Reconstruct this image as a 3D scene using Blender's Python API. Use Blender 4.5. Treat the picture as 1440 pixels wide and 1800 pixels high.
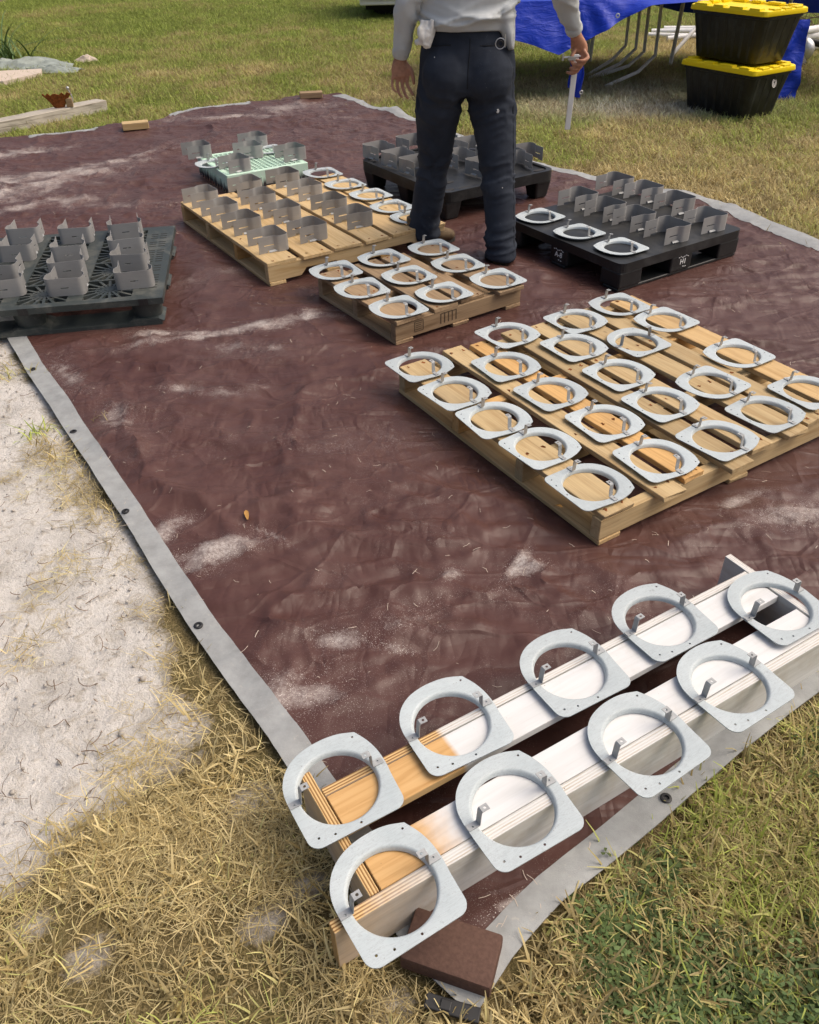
import bpy, bmesh, math, random
import numpy as np
from mathutils import Vector, Matrix
R = math.radians
random.seed(7); RNG = np.random.default_rng(7)
for o in list(bpy.data.objects): bpy.data.objects.remove(o)
SC = bpy.context.scene
COL = SC.collection

# ------------------------------------------------------------------ camera, sky, sun, exposure
cam_d = bpy.data.cameras.new('camera'); cam = bpy.data.objects.new('camera', cam_d); COL.objects.link(cam)
PITCH, ROLL, CH = R(37.58), R(-1.306), 1.563
fw = Vector((0, math.cos(PITCH), -math.sin(PITCH))); rt = Vector((1, 0, 0)); up = Vector((0, math.sin(PITCH), math.cos(PITCH)))
r2 = math.cos(ROLL)*rt + math.sin(ROLL)*up; u2 = -math.sin(ROLL)*rt + math.cos(ROLL)*up
m = Matrix((r2, u2, -fw)).transposed().to_4x4(); m.translation = (0, 0, CH)
cam.matrix_world = m
cam_d.sensor_fit = 'HORIZONTAL'; cam_d.sensor_width = 36; cam_d.lens = 36*1421.8/1440
cam_d.clip_start = 0.05; cam_d.clip_end = 300
SC.camera = cam
SUN_EL, SUN_AZ = R(55), R(84)      # azimuth clockwise from +Y
world = bpy.data.worlds.new('World'); SC.world = world; world.use_nodes = True
wn = world.node_tree.nodes; wl = world.node_tree.links
sky = wn.new('ShaderNodeTexSky'); sky.sky_type = 'NISHITA'; sky.sun_disc = False
sky.sun_elevation = SUN_EL; sky.sun_rotation = SUN_AZ; sky.air_density = 1.0; sky.dust_density = 9.0; sky.ozone_density = 1.0
wn['Background'].inputs['Strength'].default_value = 0.15
wl.new(sky.outputs[0], wn['Background'].inputs['Color'])
sun_d = bpy.data.lights.new('sun', 'SUN'); sun_d.energy = 1.15; sun_d.angle = R(55); sun_d.color = (1, .945, .86)
sun = bpy.data.objects.new('sun', sun_d); COL.objects.link(sun)
sd = Vector((math.sin(SUN_AZ)*math.cos(SUN_EL), math.cos(SUN_AZ)*math.cos(SUN_EL), math.sin(SUN_EL)))
sun.rotation_euler = (-sd).to_track_quat('-Z', 'Y').to_euler()
SC.view_settings.view_transform = 'Standard'; SC.view_settings.look = 'None'
SC.view_settings.exposure = 0.06; SC.view_settings.gamma = 1
SC.cycles.max_bounces = 5; SC.cycles.diffuse_bounces = 3; SC.cycles.glossy_bounces = 2; SC.cycles.transmission_bounces = 2
SC.render.resolution_x = 819; SC.render.resolution_y = 1024

# ------------------------------------------------------------------ noise
def _h(i, j, k, s):
    n = (i*374761393 + j*668265263 + k*2147483647 + s*1274126177) & 0xFFFFFFFF
    n = ((n ^ (n >> 13))*1274126177) & 0xFFFFFFFF
    n = ((n ^ (n >> 16))*2246822519) & 0xFFFFFFFF
    return ((n ^ (n >> 15)) & 0xFFFFFF)/16777215.0
def noise(x, y, z=0.0, s=0):
    x, y, z = np.broadcast_arrays(np.asarray(x, float), np.asarray(y, float), np.asarray(z, float))
    xi = np.floor(x); yi = np.floor(y); zi = np.floor(z)
    fx, fy, fz = x-xi, y-yi, z-zi
    fx = fx*fx*fx*(fx*(fx*6-15)+10); fy = fy*fy*fy*(fy*(fy*6-15)+10); fz = fz*fz*fz*(fz*(fz*6-15)+10)
    xi = xi.astype(np.int64); yi = yi.astype(np.int64); zi = zi.astype(np.int64)
    r = 0
    for a in (0, 1):
        for b in (0, 1):
            for c in (0, 1):
                w = (fx if a else 1-fx)*(fy if b else 1-fy)*(fz if c else 1-fz)
                r = r + w*_h(xi+a, yi+b, zi+c, s)
    return r*2-1
def fbm(x, y, z=0.0, s=0, o=4):
    r, a = 0, 1.0
    for i in range(o):
        r = r + a*noise(np.asarray(x)*2**i, np.asarray(y)*2**i, np.asarray(z)*2**i, s+i*17); a *= .5
    return r/1.6
def sstep(a, b, x):
    t = np.clip((x-a)/(b-a), 0, 1); return t*t*(3-2*t)

# ------------------------------------------------------------------ object helpers
def tag(o, label=None, cat=None, group=None, kind=None):
    if label: o['label'] = label
    if cat: o['category'] = cat
    if group: o['group'] = group
    if kind: o['kind'] = kind
    return o
def link(name, me, mat=None, parent=None, loc=None, rz=None, smooth=False):
    o = bpy.data.objects.new(name, me); COL.objects.link(o)
    if mat is not None and me is not None:
        if not isinstance(mat, (list, tuple)): mat = [mat]
        if len(me.materials) == 0:
            for mm in mat: me.materials.append(mm)
    if smooth and me is not None:
        me.shade_smooth(); me.set_sharp_from_angle(angle=R(42))
    if parent is not None: o.parent = parent
    if loc is not None: o.location = loc
    if rz is not None: o.rotation_euler = (0, 0, rz)
    return o
def empty(name, loc=(0, 0, 0), rz=0):
    o = bpy.data.objects.new(name, None); COL.objects.link(o); o.location = loc; o.rotation_euler = (0, 0, rz)
    o.empty_display_size = .05
    return o
def copy_tree(o, parent=None):
    c = o.copy(); COL.objects.link(c); c.parent = parent
    for ch in list(o.children): copy_tree(ch, c)
    return c
def pydata(name, v, f):
    me = bpy.data.meshes.new(name)
    me.from_pydata([tuple(map(float, a)) for a in v], [], [tuple(map(int, a)) for a in f]); me.update(); return me
def np_mesh(name, V, F):
    V = np.asarray(V, dtype=np.float32); F = np.asarray(F, dtype=np.int32)
    me = bpy.data.meshes.new(name); k = F.shape[1]
    me.vertices.add(len(V)); me.vertices.foreach_set('co', V.ravel())
    me.loops.add(F.size); me.loops.foreach_set('vertex_index', F.ravel())
    me.polygons.add(len(F)); me.polygons.foreach_set('loop_start', np.arange(0, F.size, k, dtype=np.int32))
    me.polygons.foreach_set('loop_total', np.full(len(F), k, dtype=np.int32))
    me.update(calc_edges=True); return me
def fattr(me, name, arr, dom='POINT'):
    a = me.attributes.new(name, 'FLOAT', dom); a.data.foreach_set('value', np.asarray(arr, dtype=np.float32).ravel())
def bm_mesh(name, bm):
    me = bpy.data.meshes.new(name); bmesh.ops.recalc_face_normals(bm, faces=bm.faces[:]); bm.to_mesh(me); bm.free(); return me
def add_box(bm, c, s, rot=None, taper=None):
    """box centre c, size s; taper = scale of the bottom face"""
    r = bmesh.ops.create_cube(bm, size=1.0); vs = r['verts']
    for v in vs:
        x, y, z = v.co.x*s[0], v.co.y*s[1], v.co.z*s[2]
        if taper and z < 0: x *= taper; y *= taper
        p = Vector((x, y, z))
        if rot is not None: p = rot @ p
        v.co = p+Vector(c)
    return vs
def bevel(bm, w, seg=1, ang=R(30)):
    es = [e for e in bm.edges if len(e.link_faces) == 2 and e.calc_face_angle(0) > ang]
    bmesh.ops.bevel(bm, geom=es, offset=w, segments=seg, profile=.5, affect='EDGES', clamp_overlap=True)
def box_mesh(name, s, bev=.002, seg=1, c=(0, 0, 0)):
    bm = bmesh.new(); add_box(bm, c, s)
    if bev: bevel(bm, bev, seg)
    return bm_mesh(name, bm)
def rough_board(name, s, amp=.0015, bev=.002, nx=8):
    """a sawn board with slightly uneven edges, long axis x"""
    bm = bmesh.new(); add_box(bm, (0, 0, 0), s)
    es = [e for e in bm.edges if abs((e.verts[0].co-e.verts[1].co).normalized().x) > .9]
    bmesh.ops.subdivide_edges(bm, edges=es, cuts=nx, use_grid_fill=True)
    for v in bm.verts:
        sd_ = random.random()*9
        v.co.y += (random.random()-.5)*2*amp; v.co.z += (random.random()-.5)*amp*.6
        if abs(v.co.x) > s[0]*.499: v.co.x += (random.random()-.5)*6*amp
    bevel(bm, bev, 1, R(50))
    return bm_mesh(name, bm)
def catmull(P, n):
    P = np.asarray(P, float); out = []
    Q = np.vstack([2*P[0]-P[1], P, 2*P[-1]-P[-2]])
    for i in range(1, len(Q)-2):
        for t in np.linspace(0, 1, n, endpoint=False):
            a, b, c, d = Q[i-1], Q[i], Q[i+1], Q[i+2]
            out.append(.5*((2*b)+(c-a)*t+(2*a-5*b+4*c-d)*t*t+(3*b-a-3*c+d)*t**3))
    out.append(P[-1]); return np.array(out)
def tube(bm, pts, rad, n=12, sm=4, caps=True, flat=None):
    """tube through pts; rad list of r or (r1, r2)"""
    rr = np.array([(r, r) if np.isscalar(r) else r for r in rad], float)
    if sm > 1: P = catmull(pts, sm); rr = catmull(rr, sm)
    else: P = np.asarray(pts, float)
    T = np.gradient(P, axis=0); T /= np.linalg.norm(T, axis=1)[:, None]
    ref = np.array(flat if flat is not None else (1, 0, 0) if abs(T[0][0]) < .8 else (0, 1, 0), float)
    rings = []; side = ref
    for i in range(len(P)):
        side = side-T[i]*(side@T[i]); side /= np.linalg.norm(side); nb = np.cross(T[i], side)
        ring = []
        for k in range(n):
            a = 2*math.pi*k/n
            ring.append(bm.verts.new(P[i]+side*math.cos(a)*max(rr[i][0], 1e-4)+nb*math.sin(a)*max(rr[i][1], 1e-4)))
        rings.append(ring)
    for i in range(len(rings)-1):
        for k in range(n):
            bm.faces.new((rings[i][k], rings[i][(k+1) % n], rings[i+1][(k+1) % n], rings[i+1][k]))
    if caps: bm.faces.new(rings[0][::-1]); bm.faces.new(rings[-1])
    return rings
def ellipsoid(bm, c, r, rot=None, u=20, v=12):
    q = bmesh.ops.create_uvsphere(bm, u_segments=u, v_segments=v, radius=1)
    for w in q['verts']:
        p = Vector((w.co.x*r[0], w.co.y*r[1], w.co.z*r[2]))
        if rot is not None: p = rot @ p
        w.co = p+Vector(c)
def baked(me, mods):
    """apply modifiers given as (type, {props}) and return the new mesh"""
    o = bpy.data.objects.new('bake', me); COL.objects.link(o)
    for t, pr in mods:
        md = o.modifiers.new(t, t)
        for k, v in pr.items(): setattr(md, k, v)
    dg = bpy.context.evaluated_depsgraph_get(); dg.update()
    nm = bpy.data.meshes.new_from_object(o.evaluated_get(dg))
    bpy.data.objects.remove(o); return nm
def get_co(me):
    a = np.empty(len(me.vertices)*3, np.float32); me.vertices.foreach_get('co', a); return a.reshape(-1, 3).astype(float)
def get_no(me):
    a = np.empty(len(me.vertices)*3, np.float32); me.vertices.foreach_get('normal', a); return a.reshape(-1, 3).astype(float)
def set_co(me, V): me.vertices.foreach_set('co', np.asarray(V, np.float32).ravel()); me.update()

# ------------------------------------------------------------------ material helpers
class NT:
    def __init__(s, name):
        s.m = bpy.data.materials.new(name); s.m.use_nodes = True; s.t = s.m.node_tree; s.n = s.t.nodes; s.l = s.t.links
        s.b = s.n['Principled BSDF']
    def new(s, t, **k):
        n = s.n.new(t)
        for a, b in k.items(): setattr(n, a, b)
        return n
    def set(s, sock, v):
        if hasattr(v, 'is_output') or isinstance(v, bpy.types.NodeSocket): s.l.new(v, sock)
        else:
            if isinstance(v, (tuple, list)) and len(v) == 3 and sock.type == 'RGBA': v = (*v, 1)
            sock.default_value = v
    def coord(s, kind='Object', scale=(1, 1, 1), rnd=False):
        c = s.new('ShaderNodeTexCoord').outputs[kind]
        if rnd:
            oi = s.new('ShaderNodeObjectInfo'); mm = s.new('ShaderNodeVectorMath', operation='SCALE')
            cb = s.new('ShaderNodeCombineXYZ'); 
            for i in range(3): s.l.new(oi.outputs['Random'], cb.inputs[i])
            s.l.new(cb.outputs[0], mm.inputs[0]); mm.inputs['Scale'].default_value = 37.0
            ad = s.new('ShaderNodeVectorMath', operation='ADD'); s.l.new(c, ad.inputs[0]); s.l.new(mm.outputs[0], ad.inputs[1]); c = ad.outputs[0]
        mp = s.new('ShaderNodeMapping'); mp.inputs['Scale'].default_value = scale; s.l.new(c, mp.inputs['Vector']); return mp.outputs[0]
    def pos(s, scale=(1, 1, 1)):
        c = s.new('ShaderNodeNewGeometry').outputs['Position']
        mp = s.new('ShaderNodeMapping'); mp.inputs['Scale'].default_value = scale; s.l.new(c, mp.inputs['Vector']); return mp.outputs[0]
    def noise(s, vec, scale=5, detail=4, rough=.55, dist=0, out='Fac'):
        n = s.new('ShaderNodeTexNoise'); s.l.new(vec, n.inputs['Vector']); n.inputs['Scale'].default_value = scale
        n.inputs['Detail'].default_value = detail; n.inputs['Roughness'].default_value = rough; n.inputs['Distortion'].default_value = dist
        return n.outputs[out]
    def ramp(s, fac, stops, interp='LINEAR'):
        n = s.new('ShaderNodeValToRGB'); n.color_ramp.interpolation = interp; e = n.color_ramp.elements
        while len(e) < len(stops): e.new(.5)
        for i, (p, c) in enumerate(stops):
            e[i].position = p; e[i].color = (*c, 1) if isinstance(c, (tuple, list)) else (c, c, c, 1)
        s.l.new(fac, n.inputs[0]); return n.outputs[0]
    def mix(s, f, a, b, mode='MIX'):
        n = s.new('ShaderNodeMix', data_type='RGBA', blend_type=mode); n.clamp_factor = True
        s.set(n.inputs[0], f); s.set(n.inputs[6], a); s.set(n.inputs[7], b); return n.outputs[2]
    def math(s, op, a, b=0.0, c=None):
        n = s.new('ShaderNodeMath', operation=op); s.set(n.inputs[0], a); s.set(n.inputs[1], b)
        if c is not None: s.set(n.inputs[2], c)
        return n.outputs[0]
    def attr(s, name, typ='GEOMETRY'):
        n = s.new('ShaderNodeAttribute'); n.attribute_name = name; n.attribute_type = typ; return n
    def bump(s, h, strength=.3, dist=.01, nrm=None):
        n = s.new('ShaderNodeBump'); n.inputs['Strength'].default_value = strength; n.inputs['Distance'].default_value = dist
        s.l.new(h, n.inputs['Height'])
        if nrm is not None: s.l.new(nrm, n.inputs['Normal'])
        return n.outputs[0]
    def fin(s, col=None, rough=None, metal=None, nrm=None, spec=None):
        i = s.b.inputs
        if col is not None: s.set(i['Base Color'], col)
        if rough is not None: s.set(i['Roughness'], rough)
        if metal is not None: s.set(i['Metallic'], metal)
        if spec is not None: s.set(i['Specular IOR Level'], spec)
        if nrm is not None: s.l.new(nrm, i['Normal'])
        return s.m
    def rnd(s): return s.new('ShaderNodeObjectInfo').outputs['Random']

def mat_wood(name, light, dark, grey=.0, rnd_amt=.5, tint=None):
    n = NT(name); v = n.coord('Object', (1.6, 26, 26), True)
    g = n.noise(v, 1.6, 5, .6, .6)
    v2 = n.coord('Object', (5, 150, 150), True); fine = n.noise(v2, 1, 3, .6)
    big = n.noise(n.coord('Object', (3, 5, 5), True), 1.2, 3)
    col = n.ramp(g, [(.28, dark), (.52, light), (.8, tuple(min(1, c*1.1) for c in light))])
    col = n.mix(n.math('MULTIPLY', fine, .5), col, tuple(c*.55 for c in dark), 'MIX')
    if tint: 
        col = n.mix(n.ramp(n.rnd(), [(.72, 0.0), (.95, .8)]), col, tint, 'MULTIPLY')
    hs = n.new('ShaderNodeHueSaturation'); n.l.new(col, hs.inputs['Color'])
    n.l.new(n.math('MULTIPLY_ADD', n.rnd(), rnd_amt, 1-rnd_amt*.55), hs.inputs['Value'])
    col = hs.outputs[0]
    col = n.mix(n.ramp(big, [(.52, 0.0), (.8, .45+grey)]), col, (.16, .13, .10))
    st_ = n.noise(n.coord('Object', (1.2, 60, 60), True), 2.2, 4, .7, .3)
    col = n.mix(n.ramp(st_, [(.60, 0.0), (.68, .55)]), col, tuple(c*.45 for c in dark))
    kn = n.new('ShaderNodeTexVoronoi'); n.l.new(n.coord('Object', (3.2, 9, 9), True), kn.inputs['Vector']); kn.inputs['Scale'].default_value = 1.3
    col = n.mix(n.ramp(kn.outputs['Distance'], [(.0, .6), (.03, .4), (.07, 0.0)]), col, (.07, .035, .015))
    h = n.math('ADD', n.math('MULTIPLY', g, .5), fine)
    return n.fin(col, .75, nrm=n.bump(h, .35, .003), spec=.25)
def mat_plastic(name, col, dust=(.4, .38, .35), amt=.35, rough=.5, var=.0):
    n = NT(name); v = n.coord('Object', (1, 1, 1), True)
    d = n.noise(v, 7, 6, .7, .4); f = n.noise(v, 160, 3, .6)
    dm = n.math('MULTIPLY', n.ramp(d, [(.48, 0.0), (.78, 1.0)]), amt)
    sp = n.math('MULTIPLY', n.ramp(f, [(.66, 0.0), (.74, 1.0)]), amt*.8)
    c = n.mix(dm, col, dust); c = n.mix(sp, c, dust)
    rr = n.math('MULTIPLY_ADD', d, .35, rough-.15)
    return n.fin(c, rr, nrm=n.bump(f, .12, .002), spec=.4)
def mat_simple(name, col, rough=.6, metal=0, var=.12, scale=30, spec=.5, bump=.1):
    n = NT(name); v = n.coord('Object', (1, 1, 1), True); f = n.noise(v, scale, 4, .6)
    c = n.mix(n.ramp(f, [(.3, 0.0), (.7, 1.0)]), tuple(max(0, x*(1-var)) for x in col), tuple(min(1, x*(1+var)) for x in col))
    return n.fin(c, rough, metal, n.bump(f, bump, .002), spec)
M = {}
# ------------------------------------------------------------------ materials
M['wood_fresh'] = mat_wood('wood_fresh', (.68, .50, .27), (.52, .34, .14), -.3, .25, (.82, .62, .38))
M['wood_pine'] = mat_wood('wood_pine', (.60, .45, .245), (.42, .275, .125), -.1, .4, (1.0, .78, .52))
M['wood_old'] = mat_wood('wood_old', (.42, .295, .175), (.24, .15, .08), .0, .45)
M['timber'] = mat_wood('timber', (.58, .53, .45), (.20, .17, .13), .1, .2)
M['black_plastic'] = mat_plastic('black_plastic', (.011, .012, .013), (.16, .16, .155), .28, .42)
M['tote_plastic'] = mat_plastic('tote_plastic', (.010, .010, .011), (.09, .10, .10), .35, .40)
M['grey_plastic'] = mat_plastic('grey_plastic', (.038, .047, .046), (.26, .25, .21), .5, .5)
M['mint_plastic'] = mat_plastic('mint_plastic', (.52, .73, .58), (.60, .66, .60), .7, .5)
M['yellow'] = mat_plastic('yellow', (.95, .70, .006), (.6, .5, .2), .05, .42)
M['white_pvc'] = mat_plastic('white_pvc', (.74, .73, .70), (.35, .32, .27), .35, .4)
M['rubber'] = mat_simple('rubber', (.014, .014, .015), .55, 0, .3)
M['dark'] = mat_simple('dark', (.02, .018, .016), .7)
M['table_metal'] = mat_simple('table_metal', (.75, .76, .78), .5, .0, .12, 20)
M['zinc'] = mat_simple('zinc', (.55, .56, .57), .4, .8, .15, 40)
M['tab_steel'] = mat_simple('tab_steel', (.36, .37, .37), .5, .2, .15, 60)
M['skin'] = mat_simple('skin', (.42, .205, .125), .55, 0, .2, 45, .4)
M['hair'] = mat_simple('hair', (.03, .02, .014), .6, 0, .4, 200)
M['boot'] = mat_simple('boot', (.13, .088, .048), .8, 0, .4, 25, .3)
M['sole'] = mat_simple('sole', (.035, .032, .028), .8, 0, .3, 40)
M['glove'] = mat_simple('glove', (.72, .70, .66), .9, 0, .12, 60, .2, .4)
M['brick'] = mat_simple('brick', (.105, .060, .046), .9, 0, .18, 140, .2, .5)
M['rust'] = mat_simple('rust', (.22, .07, .02), .9, 0, .5, 60, .2, .4)
M['slab'] = mat_simple('slab', (.55, .46, .38), .9, 0, .1, 30, .2)
M['leaf_dry'] = mat_simple('leaf_dry', (.42, .22, .06), .7, 0, .25, 60, .3)
M['twig'] = mat_simple('twig', (.16, .11, .07), .9, 0, .4, 50, .2)
M['trailer_white'] = mat_simple('trailer_white', (.72, .71, .68), .5, 0, .06, 10)
M['sticker'] = mat_simple('sticker', (.62, .58, .55), .5, 0, .1, 200)
M['chalk'] = mat_simple('chalk', (.78, .78, .76), .9, 0, .15, 300)
M['stamp'] = mat_simple('stamp', (.07, .045, .025), .9, 0, .3, 300)
M['weed'] = mat_simple('weed', (.10, .17, .05), .6, 0, .35, 12)
M['plastic_sheet'] = mat_simple('plastic_sheet', (.30, .33, .29), .35, 0, .25, 14)

def make_ring_mat():
    n = NT('ring_paint'); v = n.coord('Object', (1, 1, 1), True)
    a = n.noise(v, 9, 5, .65, .8); b = n.noise(v, 60, 5, .7); c = n.noise(n.coord('Object', (1, 7, 3), True), 13, 6, .75, 1.6)
    d = n.noise(v, 330, 2, .5)
    col = n.mix(n.ramp(a, [(.3, 0.0), (.7, 1.0)]), (.43, .485, .50), (.50, .55, .56))
    col = n.mix(n.math('MULTIPLY', n.ramp(b, [(.62, 0.0), (.72, 1.0)]), n.ramp(a, [(.48, 0.0), (.6, .8)])), col, (.27, .29, .30))
    col = n.mix(n.ramp(c, [(.48, 0.0), (.498, .65), (.516, 0.0)]), col, (.28, .29, .30))
    sm_ = n.noise(v, 22, 5, .75, 1.2); col = n.mix(n.ramp(sm_, [(.60, 0.0), (.70, .5)]), col, (.36, .385, .39))
    col = n.mix(n.math('MULTIPLY', n.ramp(d, [(.69, 0.0), (.73, 1.0)]), n.ramp(a, [(.42, .0), (.58, .8)])), col, (.15, .13, .11))
    hs = n.new('ShaderNodeHueSaturation'); n.l.new(col, hs.inputs['Color']); n.l.new(n.math('MULTIPLY_ADD', n.rnd(), .14, .92), hs.inputs['Value'])
    return n.fin(hs.outputs[0], n.math('MULTIPLY_ADD', b, .3, .36), .0, n.bump(b, .08, .002), .4)
M['ring'] = make_ring_mat()
def make_steel():
    n = NT('bracket_steel'); v = n.coord('Object', (1, 1, 1), True)
    a = n.noise(v, 14, 5, .6, .5); b = n.noise(n.coord('Object', (3, 3, 90), True), 5, 3, .6)
    col = n.mix(a, (.31, .305, .30), (.42, .415, .405)); col = n.mix(n.math('MULTIPLY', b, .5), col, (.23, .228, .225))
    hs = n.new('ShaderNodeHueSaturation'); n.l.new(col, hs.inputs['Color']); n.l.new(n.math('MULTIPLY_ADD', n.rnd(), .24, .88), hs.inputs['Value'])
    return n.fin(hs.outputs[0], n.math('MULTIPLY_ADD', a, .25, .42), .3, n.bump(b, .05, .001), .5)
M['steel'] = make_steel()
def make_ply(kind):
    # painted / bare plywood; local x runs along the frame, y across, z up
    n = NT('plywood_'+kind); tc = n.new('ShaderNodeTexCoord'); sx = n.new('ShaderNodeSeparateXYZ'); n.l.new(tc.outputs['Object'], sx.inputs[0])
    v = n.coord('Object', (2.5, 40, 40)); g = n.noise(v, 1.4, 5, .6, .5); blot = n.noise(n.coord('Object', (1, 1, 1)), 16, 5, .65)
    sp = n.noise(n.coord('Object', (1, 1, 1)), 150, 3, .6)
    bare = n.ramp(g, [(.3, (.44, .235, .075)), (.55, (.60, .36, .145)), (.8, (.66, .43, .20))])
    white = n.ramp(g, [(.3, (.60, .60, .585)), (.6, (.69, .69, .685))])
    white = n.mix(n.ramp(blot, [(.55, 0.0), (.75, .3)]), white, (.50, .46, .40))
    spots = n.math('MULTIPLY', n.ramp(sp, [(.68, 0.0), (.73, 1.0)]), n.ramp(blot, [(.5, 0.0), (.6, 1.0)]))
    at = n.attr('bare_to'); soft = n.attr('soft')
    # paint begins where the local x passes the masked line
    d = n.math('SUBTRACT', sx.outputs[0], at.outputs['Fac'])
    d = n.math('ADD', d, n.math('MULTIPLY', n.math('SUBTRACT', n.noise(n.coord('Object', (1, 1, 1)), 45, 4), .5), n.math('MULTIPLY', soft.outputs['Fac'], 1.2)))
    pf = n.math('DIVIDE', d, n.math('ADD', soft.outputs['Fac'], .003)); 
    pf2 = n.ramp(n.math('ADD', n.math('MULTIPLY', pf, .5), .5), [(.0, 0.0), (1, 1.0)])
    if kind == 'face':
        col = n.mix(spots, n.mix(pf2, bare, white), (.14, .09, .05))
        return n.fin(col, .55, nrm=n.bump(g, .15, .002), spec=.35)
    if kind == 'side':  # upright faces: white paint toned greyer, their shade put into the colour
        grey = n.ramp(g, [(.3, (.53, .52, .48)), (.65, (.68, .67, .635))])
        grey = n.mix(n.ramp(blot, [(.45, 0.0), (.75, .55)]), grey, (.44, .38, .29))
        col = n.mix(spots, n.mix(pf2, n.mix(.5, bare, grey), grey), (.2, .16, .12))
        return n.fin(col, .6, nrm=n.bump(g, .2, .002), spec=.3)
    w = n.new('ShaderNodeMath', operation='MULTIPLY'); n.l.new(n.math('ADD', sx.outputs[1], n.math('MULTIPLY', g, .0016)), w.inputs[0]); w.inputs[1].default_value = 2*math.pi/.0062
    st = n.math('SINE', w.outputs[0], 0)
    stf = n.ramp(n.math('MULTIPLY_ADD', st, .5, .5), [(.25, 0.0), (.6, 1.0)])
    be = n.mix(stf, (.28, .145, .05), (.64, .43, .20)); wh = n.mix(stf, (.46, .39, .30), (.68, .67, .64))
    wh = n.mix(n.ramp(n.noise(n.coord('Object', (9, 90, 90)), 2, 4), [(.4, .2), (.7, .9)]), (.66, .65, .625), wh)
    col = n.mix(spots, n.mix(pf2, be, wh), (.12, .08, .05))
    return n.fin(col, .7, nrm=n.bump(st, .25, .0015), spec=.25)
for k in ('face', 'side', 'edge'): M['ply_'+k] = make_ply(k)

def make_ground():
    n = NT('ground'); sand = n.attr('sand').outputs['Fac']; dust = n.attr('dust').outputs['Fac']
    p = n.pos(); a = n.noise(p, 6, 6, .65); b = n.noise(p, 70, 5, .7); c = n.noise(p, 260, 3, .6); e = n.noise(p, 22, 5, .7, .8)
    sc = n.ramp(a, [(.3, (.46, .43, .39)), (.55, (.63, .595, .55)), (.85, (.50, .46, .41))])
    sc = n.mix(n.ramp(b, [(.55, 0.0), (.75, .55)]), sc, (.33, .275, .21))
    sc = n.mix(n.ramp(e, [(.52, 0.0), (.70, .8)]), sc, (.33, .275, .20))
    sc = n.mix(n.ramp(c, [(.64, 0.0), (.72, .75)]), sc, (.15, .115, .08))
    so = n.ramp(n.noise(p, 170, 5, .8), [(.3, (.035, .028, .012)), (.5, (.15, .115, .05)), (.72, (.40, .31, .16))])
    so = n.mix(n.ramp(a, [(.45, 0.0), (.75, .5)]), so, (.10, .105, .035))
    so = n.mix(n.math('MULTIPLY', dust, n.ramp(b, [(.35, .25), (.7, .85)])), so, (.48, .46, .44))
    sf = n.ramp(n.math('ADD', sand, n.math('MULTIPLY', n.math('SUBTRACT', b, .5), .55)), [(.32, 0.0), (.62, 1.0)])
    h = n.math('ADD', n.math('MULTIPLY', e, 1.0), n.math('ADD', n.math('MULTIPLY', b, .8), n.math('MULTIPLY', c, .35)))
    return n.fin(n.mix(sf, so, sc), .95, nrm=n.bump(h, .8, .012), spec=.15)
M['ground'] = make_ground()

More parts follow.
